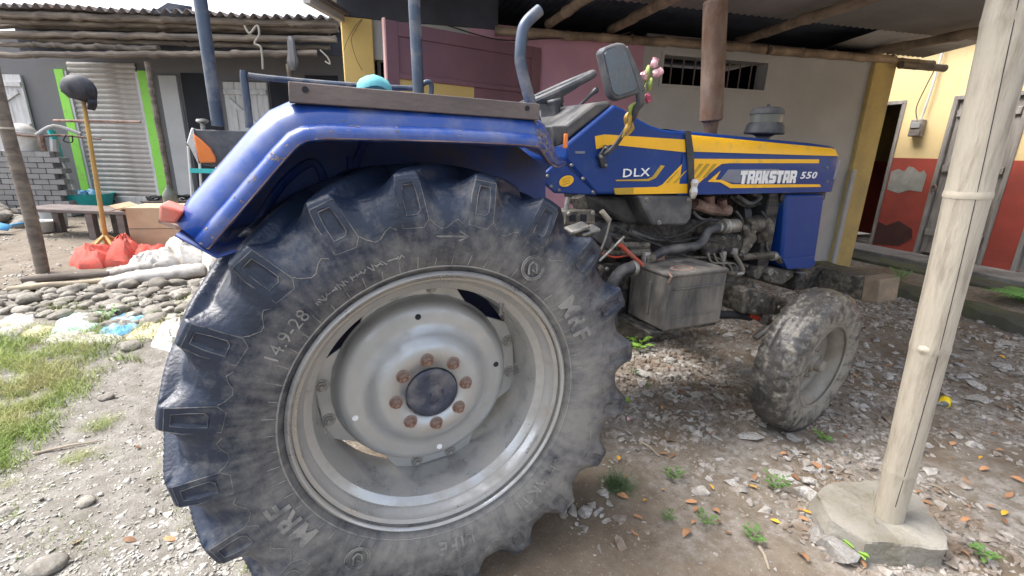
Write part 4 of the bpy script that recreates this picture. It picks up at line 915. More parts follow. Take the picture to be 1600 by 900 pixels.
# cross bar at the front
def xq(lst, X): return [(lambda v: (v.y, v.z))(PX(a, b_, X)) for a, b_ in lst]
MB().prism(xq([(1270, 417), (1352, 431), (1345, 470), (1272, 448)], 2.58), 'x', 2.58, 2.76).build('front_weight_bar', 'cast', tr, .012)
MB().prism(xq([(1350, 431), (1377, 437), (1371, 474), (1344, 471)], 2.575), 'x', 2.577, 2.76).build('bar_end_plate', 'tan_plate', tr, .006)
MB().box((2.35, -.2, .56), (2.59, .2, .70)).build('front_bracket', 'engine', tr, .01)
# ---- battery box hung beside the gearbox
x0, x1 = PY(1042, 470, -.52).x, PY(1131, 465, -.52).x; zt0, zb0 = PY(1042, 432, -.52).z, PY(1042, 518, -.52).z
bx = MB().box((x0, -.52, zb0), (x1, -.27, zt0)).build('battery_box', 'battery', tr, .010)
MB().box((x0-.004, -.524, zt0-.012), (x1+.004, -.266, zt0+.008)).build('box_lid', 'battery', bx, .008)
MB().box((x0+.03, -.527, zt0-.065), (x1-.02, -.52, zt0-.058)).build('pressed_line', 'battery', bx, .003); MB().box((x0+.03, -.526, zb0+.06), (x1-.02, -.52, zb0+.066)).build('pressed_line', 'battery', bx, .003)
MB().box((x0-.007, -.42, zb0+.05), (x0, -.407, zt0-.05)).build('pressed_line', 'battery', bx, .003)
MB().lathe([(.045, 0), (.055, .004), (.06, 0)], 'z', n=24).xf(Matrix.Diagonal((1, .6, 1, 1))).build('lid_ring', 'rusty', bx, loc=(x0+.12, -.46, zt0+.009))
MB().tube([(x0, -.515, zt0-.03), (x0, -.53, zt0+.0), (x0, -.51, zt0+.012)], .005, 6).build('lid_clip', 'rusty', bx); MB().box((x0+.1, -.31, zt0+.008), (x0+.16, -.28, zt0+.04)).build('lid_handle', 'rusty', bx, .004)
MB().box((x0-.05, -.50, zb0-.02), (x1, -.25, zb0-.004)).build('box_tray', 'engine', tr, .004)
# black elbow hose behind it, hydraulic tank
yb([(940, 415), (990, 412), (992, 505), (944, 505)], -.25, -.1, 'hydraulic_tank', 'engine', .02)
yt([(992, 418), (976, 421), (962, 434), (956, 452), (955, 480), (958, 505)], -.36, .026, 'suction_hose', 'hose', 14); cyl(990, 419, -.36, .034, .02, 'hose_clip', 'alloy')
# foot step, pedals and linkages
yb([(884, 330), (930, 328), (930, 350), (884, 352)], -.32, -.22, 'pedal_bracket', 'cast', .004)
for x in (896, 913): yb([(x-5, 335), (x+4, 335), (x+4, 346), (x-5, 346)], -.325, -.319, 'bracket_window', 'void_shade', .001)
for px, py, w_ in ((902, 356, .0), (918, 360, .0)):
    v = PY(px, py, -.40); MB().obox(v, (.085, .06, .014), Matrix.Rotation(R(-14), 3, 'Y') @ Matrix.Rotation(R(12), 3, 'X')).build('pedal_pad', 'alloy', tr, .005)
    MB().tube([v, v+Vector((.04, .06, -.06)), v+Vector((.1, .1, -.12))], .012, 8).build('pedal_arm', 'cast', tr)
yt([(903, 307), (908, 328)], -.26, .03, 'column_foot', 'cast'); yt([(888, 308), (884, 330)], -.26, .012, 'column_bolt', 'alloy')
yt([(940, 330), (952, 345)], -.3, .012, 'linkage_boot', 'bamboo_ring'); yt([(954, 342), (946, 372), (938, 392)], -.33, .005, 'brake_rod', 'alloy'); yt([(975, 370), (950, 395), (936, 408)], -.36, .0055, 'clutch_rod', 'alloy')
yt([(968, 382), (990, 402), (1012, 422)], -.34, .010, 'red_lever', 'red_paint')
for y0, r in ((385, .018), (395, .022)): yt([(938, y0), (975, y0-1), (1012, y0-2)], -.28, r, 'control_shaft', 'cast')
yt([(985, 362), (1010, 370), (1040, 374)], -.25, .012, 'control_cable', 'hose'); yt([(940, 372), (980, 372), (1030, 384), (1050, 392)], -.27, .008, 'control_cable', 'engine'); yt([(930, 360), (960, 368), (1000, 378)], -.26, .010, 'control_cable', 'hose')
yb([(925, 370), (950, 350), (958, 378), (950, 392)], -.3, -.22, 'pedal_shield', 'black_plastic', .006)
cyl(965, 380, -.29, .028, .03, 'shaft_collar', 'cast')
# lower blue footplate with the round yellow notice
yb([(849, 272), (866, 258), (880, 254), (934, 305), (868, 302), (852, 288)], -.345, -.325, 'foot_plate', 'blue_paint', .006)
v = PY(885, 283, -.348); mb = MB().lathe([(0, -.0015), (.032, -.0015), (.033, 0)], n=32); mb.xf(Matrix.Rotation(R(-16), 4, 'Y') @ Matrix.Diagonal((1, 1, .62, 1))); mb.build('notice_sticker', 'yellow_decal', tr, loc=v)
for k in range(3):
    u = PY(885, 279+4*k, -.3508); MB().obox(u, (.036-.004*k, .001, .0022), Matrix.Rotation(R(-14), 3, 'Y')).build('notice_line', 'gold_decal', tr)
for x, y in ((855, 275), (861, 291), (873, 297), (893, 258), (911, 279), (926, 300)):
    v = PY(x, y, -.347); MB().lathe([(0, -.006), (.0055, -.006), (.0065, .002)], n=8).build('plate_bolt', 'alloy', tr, loc=v)
# ---- steering wheel, column, lever
cst = Vector((.775, .02, 1.58)); sw = empty('t'); bpy.data.objects.remove(sw); tilt = Matrix.Rotation(R(-25), 4, 'Y') @ Matrix.Rotation(R(-4), 4, 'X')
mb = MB(); mb.tube([(.185*math.cos(t), .185*math.sin(t), 0) for t in [i*math.pi/24 for i in range(49)]], .0165, 10)
mb.xf(tilt); st = mb.build('steering_wheel', 'grey_plastic', tr, loc=cst)
for a in (90, 210, 330):
    MB().tube([(0, 0, -.03), (.09*math.cos(R(a)), .09*math.sin(R(a)), -.02), (.18*math.cos(R(a)), .18*math.sin(R(a)), 0)], .010, 8).xf(tilt).build('spoke', 'grey_plastic', st)
MB().lathe([(0, -.06), (.03, -.06), (.04, -.02), (.036, 0), (0, .004)], 'z', n=20).xf(tilt).build('hub', 'black_plastic', st)
MB().tube([cst+Vector((.02, 0, -.05)), cst+Vector((.07, 0, -.2)), cst+Vector((.08, 0, -.32))], [.028, .034, .05], 12).build('steering_column', 'black_plastic', tr)
yb([(862, 156), (880, 152), (876, 168), (877, 196), (866, 196), (868, 172)], -.08, .06, 'column_cover', 'grey_plastic', .01)
l = [PY(x, y, -.18) for x, y in ((880, 194), (905, 166), (922, 149), (931, 141))]
MB().tube(l, [.005, .005, .008, .013], 8).lathe([(0, -.012), (.011, -.008), (.0125, 0), (.009, .010), (0, .013)], 'z', l[-1], 12).build('throttle_lever', 'black_plastic', tr)
# ---- mirror on its arm
def mirr():
    Y0 = -.52
    out = [(941, 80), (947, 73), (966, 66), (976, 67), (982, 74), (1003, 138), (1001, 146), (968, 157), (960, 153), (956, 146)]
    q = [PY(x, y, Y0) for x, y in out]; sh = MB().prism([(v.x, v.z) for v in q], 'y', Y0, Y0+.045).build('mirror', 'grey_plastic', tr, .008)
    c = sum(q, Vector())/len(q); g = [c+(v-c)*.84+Vector((-.006, 0, 0)) for v in q]
    MB().prism([(v.x, v.z) for v in g], 'y', Y0-.003, Y0+.002).build('mirror_glass', 'mirror_glass', sh, .001)
    pts = [(976, 75), (990, 110), (1001, 142)]; MB().tube([PY(x, y, Y0+.01) for x, y in pts], [.012, .016, .017], 10).build('mirror_spine', 'grey_plastic', sh)
    MB().tube(spline([PY(x, y, yy) for x, y, yy in ((1000, 142, Y0+.01), (1000, 160, -.5), (993, 172, -.48), (985, 190, -.45), (970, 215, -.40), (957, 232, -.35), (945, 241, -.318))], 4), [.016]*6+[.013]*6+[.009]*13, 10).build('mirror_arm', 'grey_plastic', sh)
    q = [PY(x, y, -.318) for x, y in ((947, 226), (951, 229), (944, 243), (949, 258), (946, 263), (940, 262), (935, 244))]
    br = MB().prism([(v.x, v.z) for v in q], 'y', -.320, -.304).build('mirror_bracket', 'black_plastic', sh, .003)
    for x, y in ((947, 231), (939, 245), (946, 258)):
        v = PY(x, y, -.322); MB().lathe([(0, -.007), (.006, -.007), (.007, .003)], n=6).build('bracket_bolt', 'alloy', br, loc=v)
mirr()
# ---- exhaust stack and air pre-cleaner
a, b2 = PY(1111, 187, -.12), PY(1118, 4, -.12); d = (b2-a); r = .0535
mp_ = MB(); ax_ = d.normalized(); pts = [a-ax_*.012, a-ax_*.008, a, a+ax_*.02, b2-ax_*.03, b2-ax_*.008, b2, b2+ax_*.01, b2+ax_*.014, b2+ax_*.4]
mp_.tube(pts, [.034, r*.8, r*1.04, r, r, r, r*1.03, r*.9, .034, .034], 32); mf = mp_.build('exhaust_muffler', 'muffler', tr, smooth=40)
MB().tube([a-ax_*.12, a-ax_*.05, a-ax_*.01], [.030, .031, .037], 20).build('exhaust_pipe', 'muffler', mf)
c = PY(1194, 205, 0.); s = .150/(.5*(PY(1226, 205, 0).x-PY(1160, 205, 0).x)/1.0) if False else 1
wd = (PY(1226, 203, 0.).x-PY(1160, 203, 0.).x)*.5*.62
MB().lathe([(.036, c.z-.10), (.036, c.z-.03), (.06, c.z-.018), (wd*.96, c.z-.016), (wd, c.z-.01), (wd*.93, c.z+.028), (wd*.82, c.z+.044), (.03, c.z+.046)], 'z', (c.x, 0, 0), 40).build('air_precleaner', 'grey_plastic', tr, smooth=40)
MB().lathe([(wd*.76, c.z+.042), (wd*.79, c.z+.092)], 'z', (c.x, 0, 0), 40).build('precleaner_bowl', 'bottle', tr)
MB().lathe([(wd*.82, c.z+.086), (wd*.85, c.z+.09), (wd*.84, c.z+.10), (wd*.74, c.z+.118), (wd*.55, c.z+.125), (.012, c.z+.128), (.006, c.z+.142), (0, c.z+.142)], 'z', (c.x, 0, 0), 40).build('precleaner_cap', 'grey_plastic', tr, smooth=40)

# ---- bolt heads and loose wiring round the engine
bh = MB().lathe([(0, -.009), (.0075, -.009), (.0085, -.006), (.0085, 0), (.012, .001)], n=6).mesh('engine_bolt', 'alloy')
for x, y, yy in ((1134, 424, -.243), (1168, 418, -.243), (1170, 440, -.243), (1162, 457, -.243), (1143, 456, -.243), (1132, 443, -.243), (1164, 356, -.273), (1178, 362, -.273), (1172, 384, -.273), (1160, 394, -.273), (1104, 374, -.263), (1154, 372, -.263), (1156, 398, -.263), (1106, 398, -.263), (1130, 372, -.263), (1186, 424, -.273), (1212, 426, -.273), (1230, 430, -.273), (1258, 428, -.273), (1205, 436, -.273), (1190, 470, -.403), (1216, 480, -.403), (1178, 486, -.403), (1180, 460, -.403), (1010, 312, -.318), (1076, 312, -.318), (1030, 348, -.318), (888, 334, -.323), (926, 333, -.323), (948, 420, -.253), (986, 430, -.253), (948, 495, -.253)):
    inst(bh, 'engine_bolt', tr, PY(x, y, yy), (0, random.random(), 0))
for pts, yy, r, m in (([(1000, 360), (1030, 372), (1066, 366), (1090, 352), (1112, 340)], -.26, .005, 'wire'), ([(1020, 356), (1050, 378), (1090, 372), (1125, 380)], -.275, .004, 'wire'), ([(960, 352), (985, 366), (1020, 380), (1060, 396), (1098, 410)], -.29, .0045, 'wire'), ([(1060, 408), (1075, 420), (1072, 432), (1060, 436)], -.3, .006, 'hose'), ([(1150, 330), (1160, 345), (1155, 362)], -.25, .006, 'hose'), ([(940, 395), (960, 402), (985, 400), (1004, 412)], -.32, .004, 'red_paint'), ([(1190, 330), (1200, 350), (1198, 385), (1206, 398)], -.262, .006, 'hose'), ([(1082, 330), (1096, 342), (1120, 344)], -.24, .007, 'hose'), ([(1176, 440), (1180, 452), (1196, 456)], -.3, .006, 'hose')):
    yt(pts, yy, r, 'wire_run', m, 6)

# ================================================================== things in the yard
def G(x, y, z=0.): v = PZ(x, y, z); v.z = gz(v.x, v.y)+z; return v
def fbm(p, s=1.0): return mnoise.fractal(Vector(p)*s, 1.0, 2.0, 4)
# ---- bamboo post in front and its footing
def culm(name, base, top, r, nodes, m, label, group=None, wob=.0, taper=0.):
    root = tag(empty(name, base), label, 'post', group); d = Vector(top)-Vector(base); pts = []; rad = []; ln = d.length
    ts = sorted(set([0, 1]+[round(t, 4) for n_ in nodes for t in (n_-.006, n_, n_+.006, n_+.03)]+[i/24 for i in range(25)]))
    for t in ts:
        q = r*(1.0+.02*math.sin(t*9))*(1+taper*t); q0 = q
        for n_ in nodes:
            if abs(t-n_) < .008: q = q0*(1.045 if abs(t-n_) < .003 else 1.015)
        pts.append(d*t+Vector((wob*math.sin(t*7), wob*math.cos(t*5), 0))); rad.append(q)
    MB().tube(pts, rad, 28).build('culm', m, root, smooth=60)
    for n_ in nodes:
        p = d*n_+Vector((wob*math.sin(n_*7), wob*math.cos(n_*5), 0)); u = d.normalized()
        MB().tube([p-u*.010, p-u*.004, p+u*.003, p+u*.010], [r*(1+taper*n_)*g for g in (1.02, 1.038, 1.03, 1.005)], 28, False).build('node_ring', 'bamboo_ring', root)
    return root, d
BZ = .11; PR = .044
pb = PZ(1388, 806, BZ); pt_ = None
d1 = ray(1587, 0); tt = None
# the top is where the sighted axis comes closest to the vertical over the base, at roof height
nrm = Vector(np.cross(ray(1388, 806), d1)); best = None
pt_ = Vector(PP(1587, 0, (-_f[0], -_f[1], 0), float(-_f[0]*pb.x-_f[1]*pb.y)))
dirp = pt_-pb; topp = pb+dirp*((2.28-pb.z)/dirp.z)
def node_t(y):
    # height fraction of a node sighted at row y along the post
    best = min((abs((lambda q: 450-FPX*((q-Vector(CP)).dot(Vector(CU)))/((q-Vector(CP)).dot(Vector(_f))))(pb.lerp(topp, i/400))-y), i/400) for i in range(401)); return best[1]
post, pd = culm('bamboo_post', pb, topp, PR, [node_t(30), node_t(303), node_t(541), node_t(735)], 'bamboo', 'thick pale bamboo post standing on a concrete footing at right', taper=.42)
# drying crack that wanders down the culm
vdir = (Vector(CP)-pb); vdir.z = 0; vdir.normalize(); side = Vector((-vdir.y, vdir.x, 0))
cr = [pd*t+(vdir*math.cos(.25+.25*math.sin(t*5))+side*math.sin(.25+.25*math.sin(t*5)))*PR*1.006*(1.0+.02*math.sin(t*9))*(1+.42*t) for t in [i/60 for i in range(2, 60)]]
MB().tube(cr, .0010, 5).build('drying_crack', 'void_shade', post)
kn = pd*node_t(541)+(vdir*.96-side*.25)*PR*1.05
MB().lathe([(0, .012), (.010, .008), (.018, .002), (.021, -.008)], 'z', n=14).xf(Matrix.Rotation(math.atan2(vdir.y, vdir.x)-.25, 4, 'Z') @ Matrix.Rotation(R(90), 4, 'Y')).build('branch_scar', 'bamboo_ring', post, loc=kn)
def rough_block(name, top_px, z, m, amp=.013, skirt=1.03):
    P = [PZ(x, y, z) for x, y in top_px]; c = sum(P, Vector())/len(P)
    # resample the outline so that edges can crumble
    out = []
    for i in range(len(P)):
        for k in range(5): out.append(P[i].lerp(P[(i+1) % len(P)], k/5))
    rings = []
    for s, zz in ((skirt, -.04), (skirt*.99, z*.45), (1.0, z-.006), (.985, z), (.85, z+.002), (.55, z+.006), (.25, z+.004)):
        rings.append([Vector((c.x+(p.x-c.x)*s, c.y+(p.y-c.y)*s, zz))+Vector((fbm(p*9+Vector((0, 0, zz*30))), fbm(p*9+Vector((5, 3, zz*30))), fbm(p*7+Vector((9, 1, s))) if zz > 0 else 0))*amp for p in out])
    mb = MB().loft(rings, True); n = len(mb.v); k = len(out); mb.f.append(tuple(range(n-k, n))); return mb.build(name, m, None, smooth=14)
blk = rough_block('concrete_footing', [(1283, 790), (1272, 768), (1288, 756), (1320, 750), (1350, 748), (1400, 752), (1440, 775), (1484, 842), (1480, 852), (1410, 850), (1350, 848), (1300, 815)], BZ, 'concrete'); tag(blk, 'weathered concrete footing block under the bamboo post', 'block')
# ---- loose stones and rubble
def hull_mesh(name, m, seed, flat=.5, k=11):
    rd = random.Random(seed); bm = bmesh.new()
    for i in range(k):
        v = Vector((rd.gauss(0, 1), rd.gauss(0, 1), rd.gauss(0, 1))).normalized()*rd.uniform(.75, 1.1); bm.verts.new((v.x, v.y*rd.uniform(.6, 1), v.z*flat))
    r_ = bmesh.ops.convex_hull(bm, input=bm.verts); bmesh.ops.delete(bm, geom=[g for g in r_['geom_interior'] if isinstance(g, bmesh.types.BMVert)], context='VERTS')
    me = bpy.data.meshes.new(name); bm.to_mesh(me); bm.free(); me.materials.append(MATS[m]); return me
def rock_mesh(name, m, seed, flat=.6, ang=True, sub=1):
    bm = bmesh.new(); bmesh.ops.create_icosphere(bm, subdivisions=sub+1, radius=1); rd = random.Random(seed); off = Vector((rd.random()*50, rd.random()*50, 0))
    for v in bm.verts:
        k = 1+.34*fbm(v.co*.9+off)+(.12*fbm(v.co*2.7+off) if ang else 0)
        if ang: k = min(k, 1.02+.1*fbm(v.co*.5+off*2))
        v.co *= k
    for v in bm.verts: v.co.z *= flat
    me = bpy.data.meshes.new(name); bm.to_mesh(me); bm.free(); me.materials.append(MATS[m])
    if not ang: me.shade_smooth()
    else:
        me.shade_smooth()
        try: me.set_sharp_from_angle(angle=R(28))
        except Exception: pass
    return me
RV = [rock_mesh('river_stone', 'river_stone', i, .55, False, 2) for i in range(6)]
CH = [hull_mesh('concrete_chunk', 'rubble', 20+i, .45, 16) for i in range(9)]
def stone(me, name, x, y, sx, sy, sz, lab, cat, grp, z=0):
    return tag(inst(me, name, None, (x, y, gz(x, y)+sz*.25+z), (random.uniform(-.15, .15), random.uniform(-.15, .15), random.uniform(0, 6.28)), (sx, sy, sz)), lab, cat, grp)
# the bank of river stones in front of the left yard
rr = random.Random(3); placed = []
rows = [(455, 500, 8, .9), (470, 492, 14, 1)]
tries = 0
while len(placed) < 150 and tries < 6000:
    tries += 1; px = rr.uniform(-20, 330); py = rr.uniform(446, 512)-.02*px
    if px < 140 and py > 492: continue
    v = PZ(px, py); s = rr.choice((.03, .04, .05, .06, .075, .095))*rr.uniform(.85, 1.1)
    if any((v.x-q[0])**2+((v.y-q[1])*.9)**2 < (.8*(s+q[2]))**2 for q in placed): continue
    placed.append((v.x, v.y, s)); stone(rr.choice(RV), 'river_stone', v.x, v.y, s*rr.uniform(1.0, 1.4), s*rr.uniform(.8, 1.0), s*rr.uniform(.9, 1.3), 'grey rounded river stone in the bank below the sacks', 'stone', 'river stones in the bank at left')
# the dark pile at the far left edge
for k in range(26):
    px = rr.uniform(-25, 42); py = rr.uniform(322, 352); v = PZ(px, py); h = max(0, .45-.012*(px+25))*rr.random()
    s = rr.uniform(.11, .17); stone(rr.choice(RV), 'river_stone', v.x, v.y, s*1.2, s, s*1.1, 'dark rounded stone in the heap beside the grey bricks', 'stone', 'stones heaped beside the bricks', z=h)
for (px, py, a, lab) in [(135, 788, .028, 'pale egg shaped stone on the gravel left of the rear tyre'), (205, 540, .055, 'buff boulder lying between the plastic sacks and the grass'), (165, 618, .03, 'white split stone beside the long grass'), (10, 800, .025, 'small reddish stone at the left edge of the gravel'), (75, 885, .04, 'broad flat pale stone at the bottom left of the gravel')]:
    v = PZ(px, py); stone(rr.choice(RV), 'river_stone', v.x, v.y, a*1.3, a, a*1.1, lab, 'stone', None)
# distinct concrete pieces
for (px, py, sx, sy, sz, lab) in [(914, 805, .042, .036, .05, 'lone lump of old concrete beside the rear tyre tread'), (1263, 785, .06, .04, .09, 'upright broken slab leaning on the footing block'), (1305, 880, .075, .055, .085, 'white crumbling lump in front of the footing block'), (1222, 745, .06, .05, .02, 'flat grey slab lying behind the small weed'), (1270, 850, .06, .05, .06, 'brown concrete lump between footing and white lump')]:
    v = PZ(px, py); stone(rr.choice(CH), 'concrete_chunk', v.x, v.y, sx, sy, sz, lab, 'rubble', None)
tries = 0; placed2 = []
while len(placed2) < 260 and tries < 9000:
    tries += 1
    if rr.random() < .6: px, py = rr.uniform(985, 1330), rr.uniform(510, 760)
    else: px, py = rr.uniform(1340, 1600), rr.uniform(480, 640)
    if px < 1100 and py > 650: continue
    v = PZ(px, py); s = rr.choice((.014, .018, .022, .03, .045))*rr.uniform(.85, 1.2)*(1.0 if px < 1340 else 1.3)
    if math.hypot(v.x-1.95, v.y+.62) < .14 or math.hypot(v.x-pb.x, v.y-pb.y) < .3: continue
    if any((v.x-q[0])**2+(v.y-q[1])**2 < (s+q[2])**2 for q in placed2): continue
    placed2.append((v.x, v.y, s)); stone(rr.choice(CH), 'concrete_chunk', v.x, v.y, s*rr.uniform(.9, 1.5), s, s*rr.uniform(.6, 1.2), 'grey chunk of broken concrete strewn on the ground around the front wheel', 'rubble', 'concrete rubble around the front wheel')
def scatter(name, m, pts, sizes, label, cat, flat=.5, jag=.35):
    allV = []; allF = []; off = 0; pts = np.asarray(pts); sizes = np.asarray(sizes); nb = 10; lab = rng.integers(0, nb, len(pts))
    for q in range(nb):
        hm0 = hull_mesh('h', m, 100+q, 1.0, 10); bv = np.array([v.co[:] for v in hm0.vertices]); bf = np.array([list(f.vertices) for f in hm0.polygons]); bpy.data.meshes.remove(hm0)
        P = pts[lab == q]; S = sizes[lab == q]; n = len(P); V = np.repeat(bv[None], n, 0)
        V[:, :, 2] *= flat; V *= rng.uniform(.65, 1.35, (n, 1, 3)); a = rng.uniform(0, 6.28, n); c, s = np.cos(a), np.sin(a)
        t = rng.uniform(-.35, .35, n); Z = V[:, :, 2]+V[:, :, 0]*t[:, None]
        V = np.stack([V[:, :, 0]*c[:, None]-V[:, :, 1]*s[:, None], V[:, :, 0]*s[:, None]+V[:, :, 1]*c[:, None], Z], -1)*S[:, None, None]
        V += np.stack([P[:, 0], P[:, 1], hgt(P[:, 0], P[:, 1])+S*.08], -1)[:, None]
        allV.append(V.reshape(-1, 3)); allF.append((bf[None]+(np.arange(n)*len(bv))[:, None, None]).reshape(-1, 3)+off); off += n*len(bv)
    me = bpy.data.meshes.new(name); me.from_pydata(np.concatenate(allV).tolist(), [], np.concatenate(allF).tolist())
    me.materials.append(MATS[m]); o = bpy.data.objects.new(name, me); COL.objects.link(o); return tag(o, label, cat, kind='stuff')
mat('gravel_stuff', (.37, .355, .325), .9, 0, .42, 28, 0, 40, (.24, .225, .19), .4, 9)
mat('rubble_stuff', (.36, .34, .31), .92, 0, .5, 30, 0, 40, (.17, .125, .088), .48, 6)
def region(n, fn, dens):
    out = []
    while len(out) < n:
        x, y = fn()
        if rr.random() < dens(x, y): out.append((x, y))
    return out
def ns(x, y, s, o=0): return .5+.5*fbm((x, y, o), s)
pts = region(9000, lambda: (lambda v: (v.x, v.y))(PZ(rr.uniform(-60, 560), 900-(rr.random()**1.3)*380)), lambda x, y: min(1, .25+1.1*max(0, ns(x, y, 2.2)-.3)))
scatter('gravel', 'gravel_stuff', pts, np.clip(rng.lognormal(-5.3, .55, len(pts)), .002, .02), 'fine grey gravel covering the yard left of the tyre', 'gravel')
pts = region(24000, lambda: (rr.uniform(.5, 5.2), rr.uniform(-1.6, 1.6)), lambda x, y: min(1, max(.03, (ns(x, y, 1.5, 4)-.28)*1.6*(1 if x > 1.2 else .35)+(.35 if (.95 < x < 2.4 and -.5 < y < 1.0) else 0))))
scatter('rubble', 'rubble_stuff', pts, np.clip(rng.lognormal(-4.55, .62, len(pts)), .003, .035), 'crushed concrete and grit under the tractor', 'rubble', .5, .4)
pts = region(3500, lambda: (rr.uniform(-5.0, -.6), rr.uniform(2.6, 8.4)), lambda x, y: min(1, max(.05, (ns(x, y, 1.2, 7)-.35)*2)))
scatter('gravel', 'gravel_stuff', pts, np.clip(rng.lognormal(-4.5, .5, len(pts)), .004, .035), 'loose pebbles on the bare yard in front of the shops', 'gravel')
# ---- fallen leaves
def leaf_mesh(name, m, curl, wdt=.45):
    mb = MB(); L_, R_ = [], []
    rows = []
    for i in range(7):
        t = i/6; wd_ = wdt*math.sin(math.pi*min(1, t*.92+.06))**.8*.5; z = curl*math.sin(t*3.1)
        rows.append([(t-.5, -wd_, z+curl*.9*abs(wd_)), (t-.5, 0, z), (t-.5, wd_, z+curl*.9*abs(wd_))])
    mb.loft(rows); me = mb.mesh(name, m, 80); return me
LD = [leaf_mesh('dry_leaf', 'leaf_dry', c, w_) for c, w_ in ((.16, .5), (.06, .42), (.25, .55), (-.1, .38))]; LY = [leaf_mesh('dry_leaf', 'leaf_yellow', .1, .42)]
n = 0
while n < 115:
    px, py = rr.uniform(960, 1600), rr.uniform(500, 895)
    if px < 1240 and py > 850: continue
    v = PZ(px, py)
    if math.hypot(v.x-pb.x, v.y-pb.y) < .22 or math.hypot(v.x-1.95, v.y+.62) < .12: continue
    yel = rr.random() < .12; s = rr.uniform(.025, .05)
    tag(inst(rr.choice(LY if yel else LD), 'dry_leaf', None, (v.x, v.y, gz(v.x, v.y)+.006+s*.1), (rr.uniform(-.3, .3), rr.uniform(-.3, .3), rr.uniform(0, 6.28)), (s, s, s)), ('small yellow fallen leaf on the ground right of the rear tyre' if yel else 'curled brown fallen leaf on the ground right of the rear tyre'), 'leaf', 'fallen yellow leaves' if yel else 'fallen brown leaves'); n += 1
for (px, py, s, lab) in [(203, 845, .030, 'orange fallen leaf standing on edge in the left gravel'), (266, 846, .028, 'long orange leaf lying flat in the left gravel'), (213, 700, .022, 'small yellow leaf among pebbles below the grass'), (283, 790, .02, 'tan leaf lying close to the left of the tyre'), (120, 846, .022, 'pale brown leaf near the bottom left corner')]:
    v = PZ(px, py); tag(inst(rr.choice(LD), 'dry_leaf', None, (v.x, v.y, gz(v.x, v.y)+.008), (.4, .2, rr.uniform(0, 6)), (s*1.5, s*1.5, s*1.5)), lab, 'leaf')
# ---- grass
def blades(name, m, spots, label, cat, kind=None, segs=3):
    V = []; F = []
    for (x, y, h, w_, lean) in spots:
        a = rr.uniform(0, 6.28); dx, dy = math.cos(a), math.sin(a); la = rr.uniform(0, 6.28); lx, ly = math.cos(la)*lean, math.sin(la)*lean; z0 = gz(x, y)-.004; o = len(V)
        for i in range(segs+1):
            t = i/segs; q = w_*(1-t*.9); cx, cy, cz = x+lx*t*t*h, y+ly*t*t*h, z0+h*t*(1-.25*lean*t)
            V += [(cx-dx*q, cy-dy*q, cz), (cx+dx*q, cy+dy*q, cz)]
        F += [(o+2*i, o+2*i+1, o+2*i+3, o+2*i+2) for i in range(segs)]
    me = bpy.data.meshes.new(name); me.from_pydata(V, [], F); me.materials.append(MATS[m]); me.shade_smooth(); ob = bpy.data.objects.new(name, me); COL.objects.link(ob)
    return tag(ob, label, cat, kind=kind)
sp = []
while len(sp) < 15000:
    px, py = rr.uniform(-60, 260), rr.uniform(512, 730); lim = 235-(py-520)*.95 if py < 640 else 120-(py-640)*.9
    soft = (lim-px)/70
    if rr.random() > max(0.0, min(1, soft)): continue
    v = PZ(px, py); d = ns(v.x, v.y, 5, 2)
    if d < .36+.1*rr.random(): continue
    sp.append((v.x+rr.gauss(0, .02), v.y+rr.gauss(0, .02), rr.uniform(.025, .085)*(.55+.9*d), rr.uniform(.0011, .0022), rr.uniform(.3, 1.3)))
blades('grass', 'grass', sp, 'ragged green grass at the left edge of the yard', 'grass', 'stuff')
sp = []
for k in range(2600):
    px, py = rr.uniform(-40, 330), rr.uniform(640, 900); v = PZ(px, py)
    if ns(v.x, v.y, 3.5, 12) < .55: continue
    sp.append((v.x, v.y, rr.uniform(.01, .035), .0012, rr.uniform(.4, 1.4)))
blades('grass', 'grass', sp, 'sparse short grass sprouting through the gravel', 'grass', 'stuff')
sp = []
for k in range(3000):
    px, py = rr.uniform(60, 320), rr.uniform(470, 560); v = PZ(px, py)
    if ns(v.x, v.y, 4, 15) < .56: continue
    sp.append((v.x, v.y, rr.uniform(.03, .09), .003, rr.uniform(.4, 1.4)))
blades('grass', 'grass', sp, 'patchy grass growing between the river stones', 'grass', 'stuff')
def tuft(px, py, n, h, spread, m, label):
    c = PZ(px, py); root = tag(empty('grass_tuft', (c.x, c.y, gz(c.x, c.y))), label, 'grass tuft')
    bl_ = blades('blades', m, [(c.x+rr.gauss(0, spread), c.y+rr.gauss(0, spread), h*rr.uniform(.5, 1.1), h*.014, rr.uniform(.5, 1.5)) for k in range(n)], None, None, 'stuff')
    bl_.parent = root; bl_.matrix_parent_inverse = Matrix.Translation(root.location).inverted(); return root
tuft(155, 660, 420, .055, .035, 'grass', 'dense grass tuft beside the long grass, nearest the tyre'); tuft(120, 715, 380, .045, .033, 'grass', 'low grass tuft on the gravel below the long grass'); tuft(70, 765, 60, .03, .015, 'grass', 'tiny grass tuft in the middle of the left gravel')
tuft(10, 752, 160, .04, .025, 'grass', 'small grass tuft cut by the left edge of the photo'); tuft(20, 808, 140, .035, .025, 'grass', 'flat grass tuft near the bottom left corner'); tuft(965, 765, 420, .075, .028, 'weed_dark', 'dark green grass tuft right of the rear tyre'); tuft(385, 893, 60, .04, .006, 'grass', 'grass blades under the lower left of the tyre')
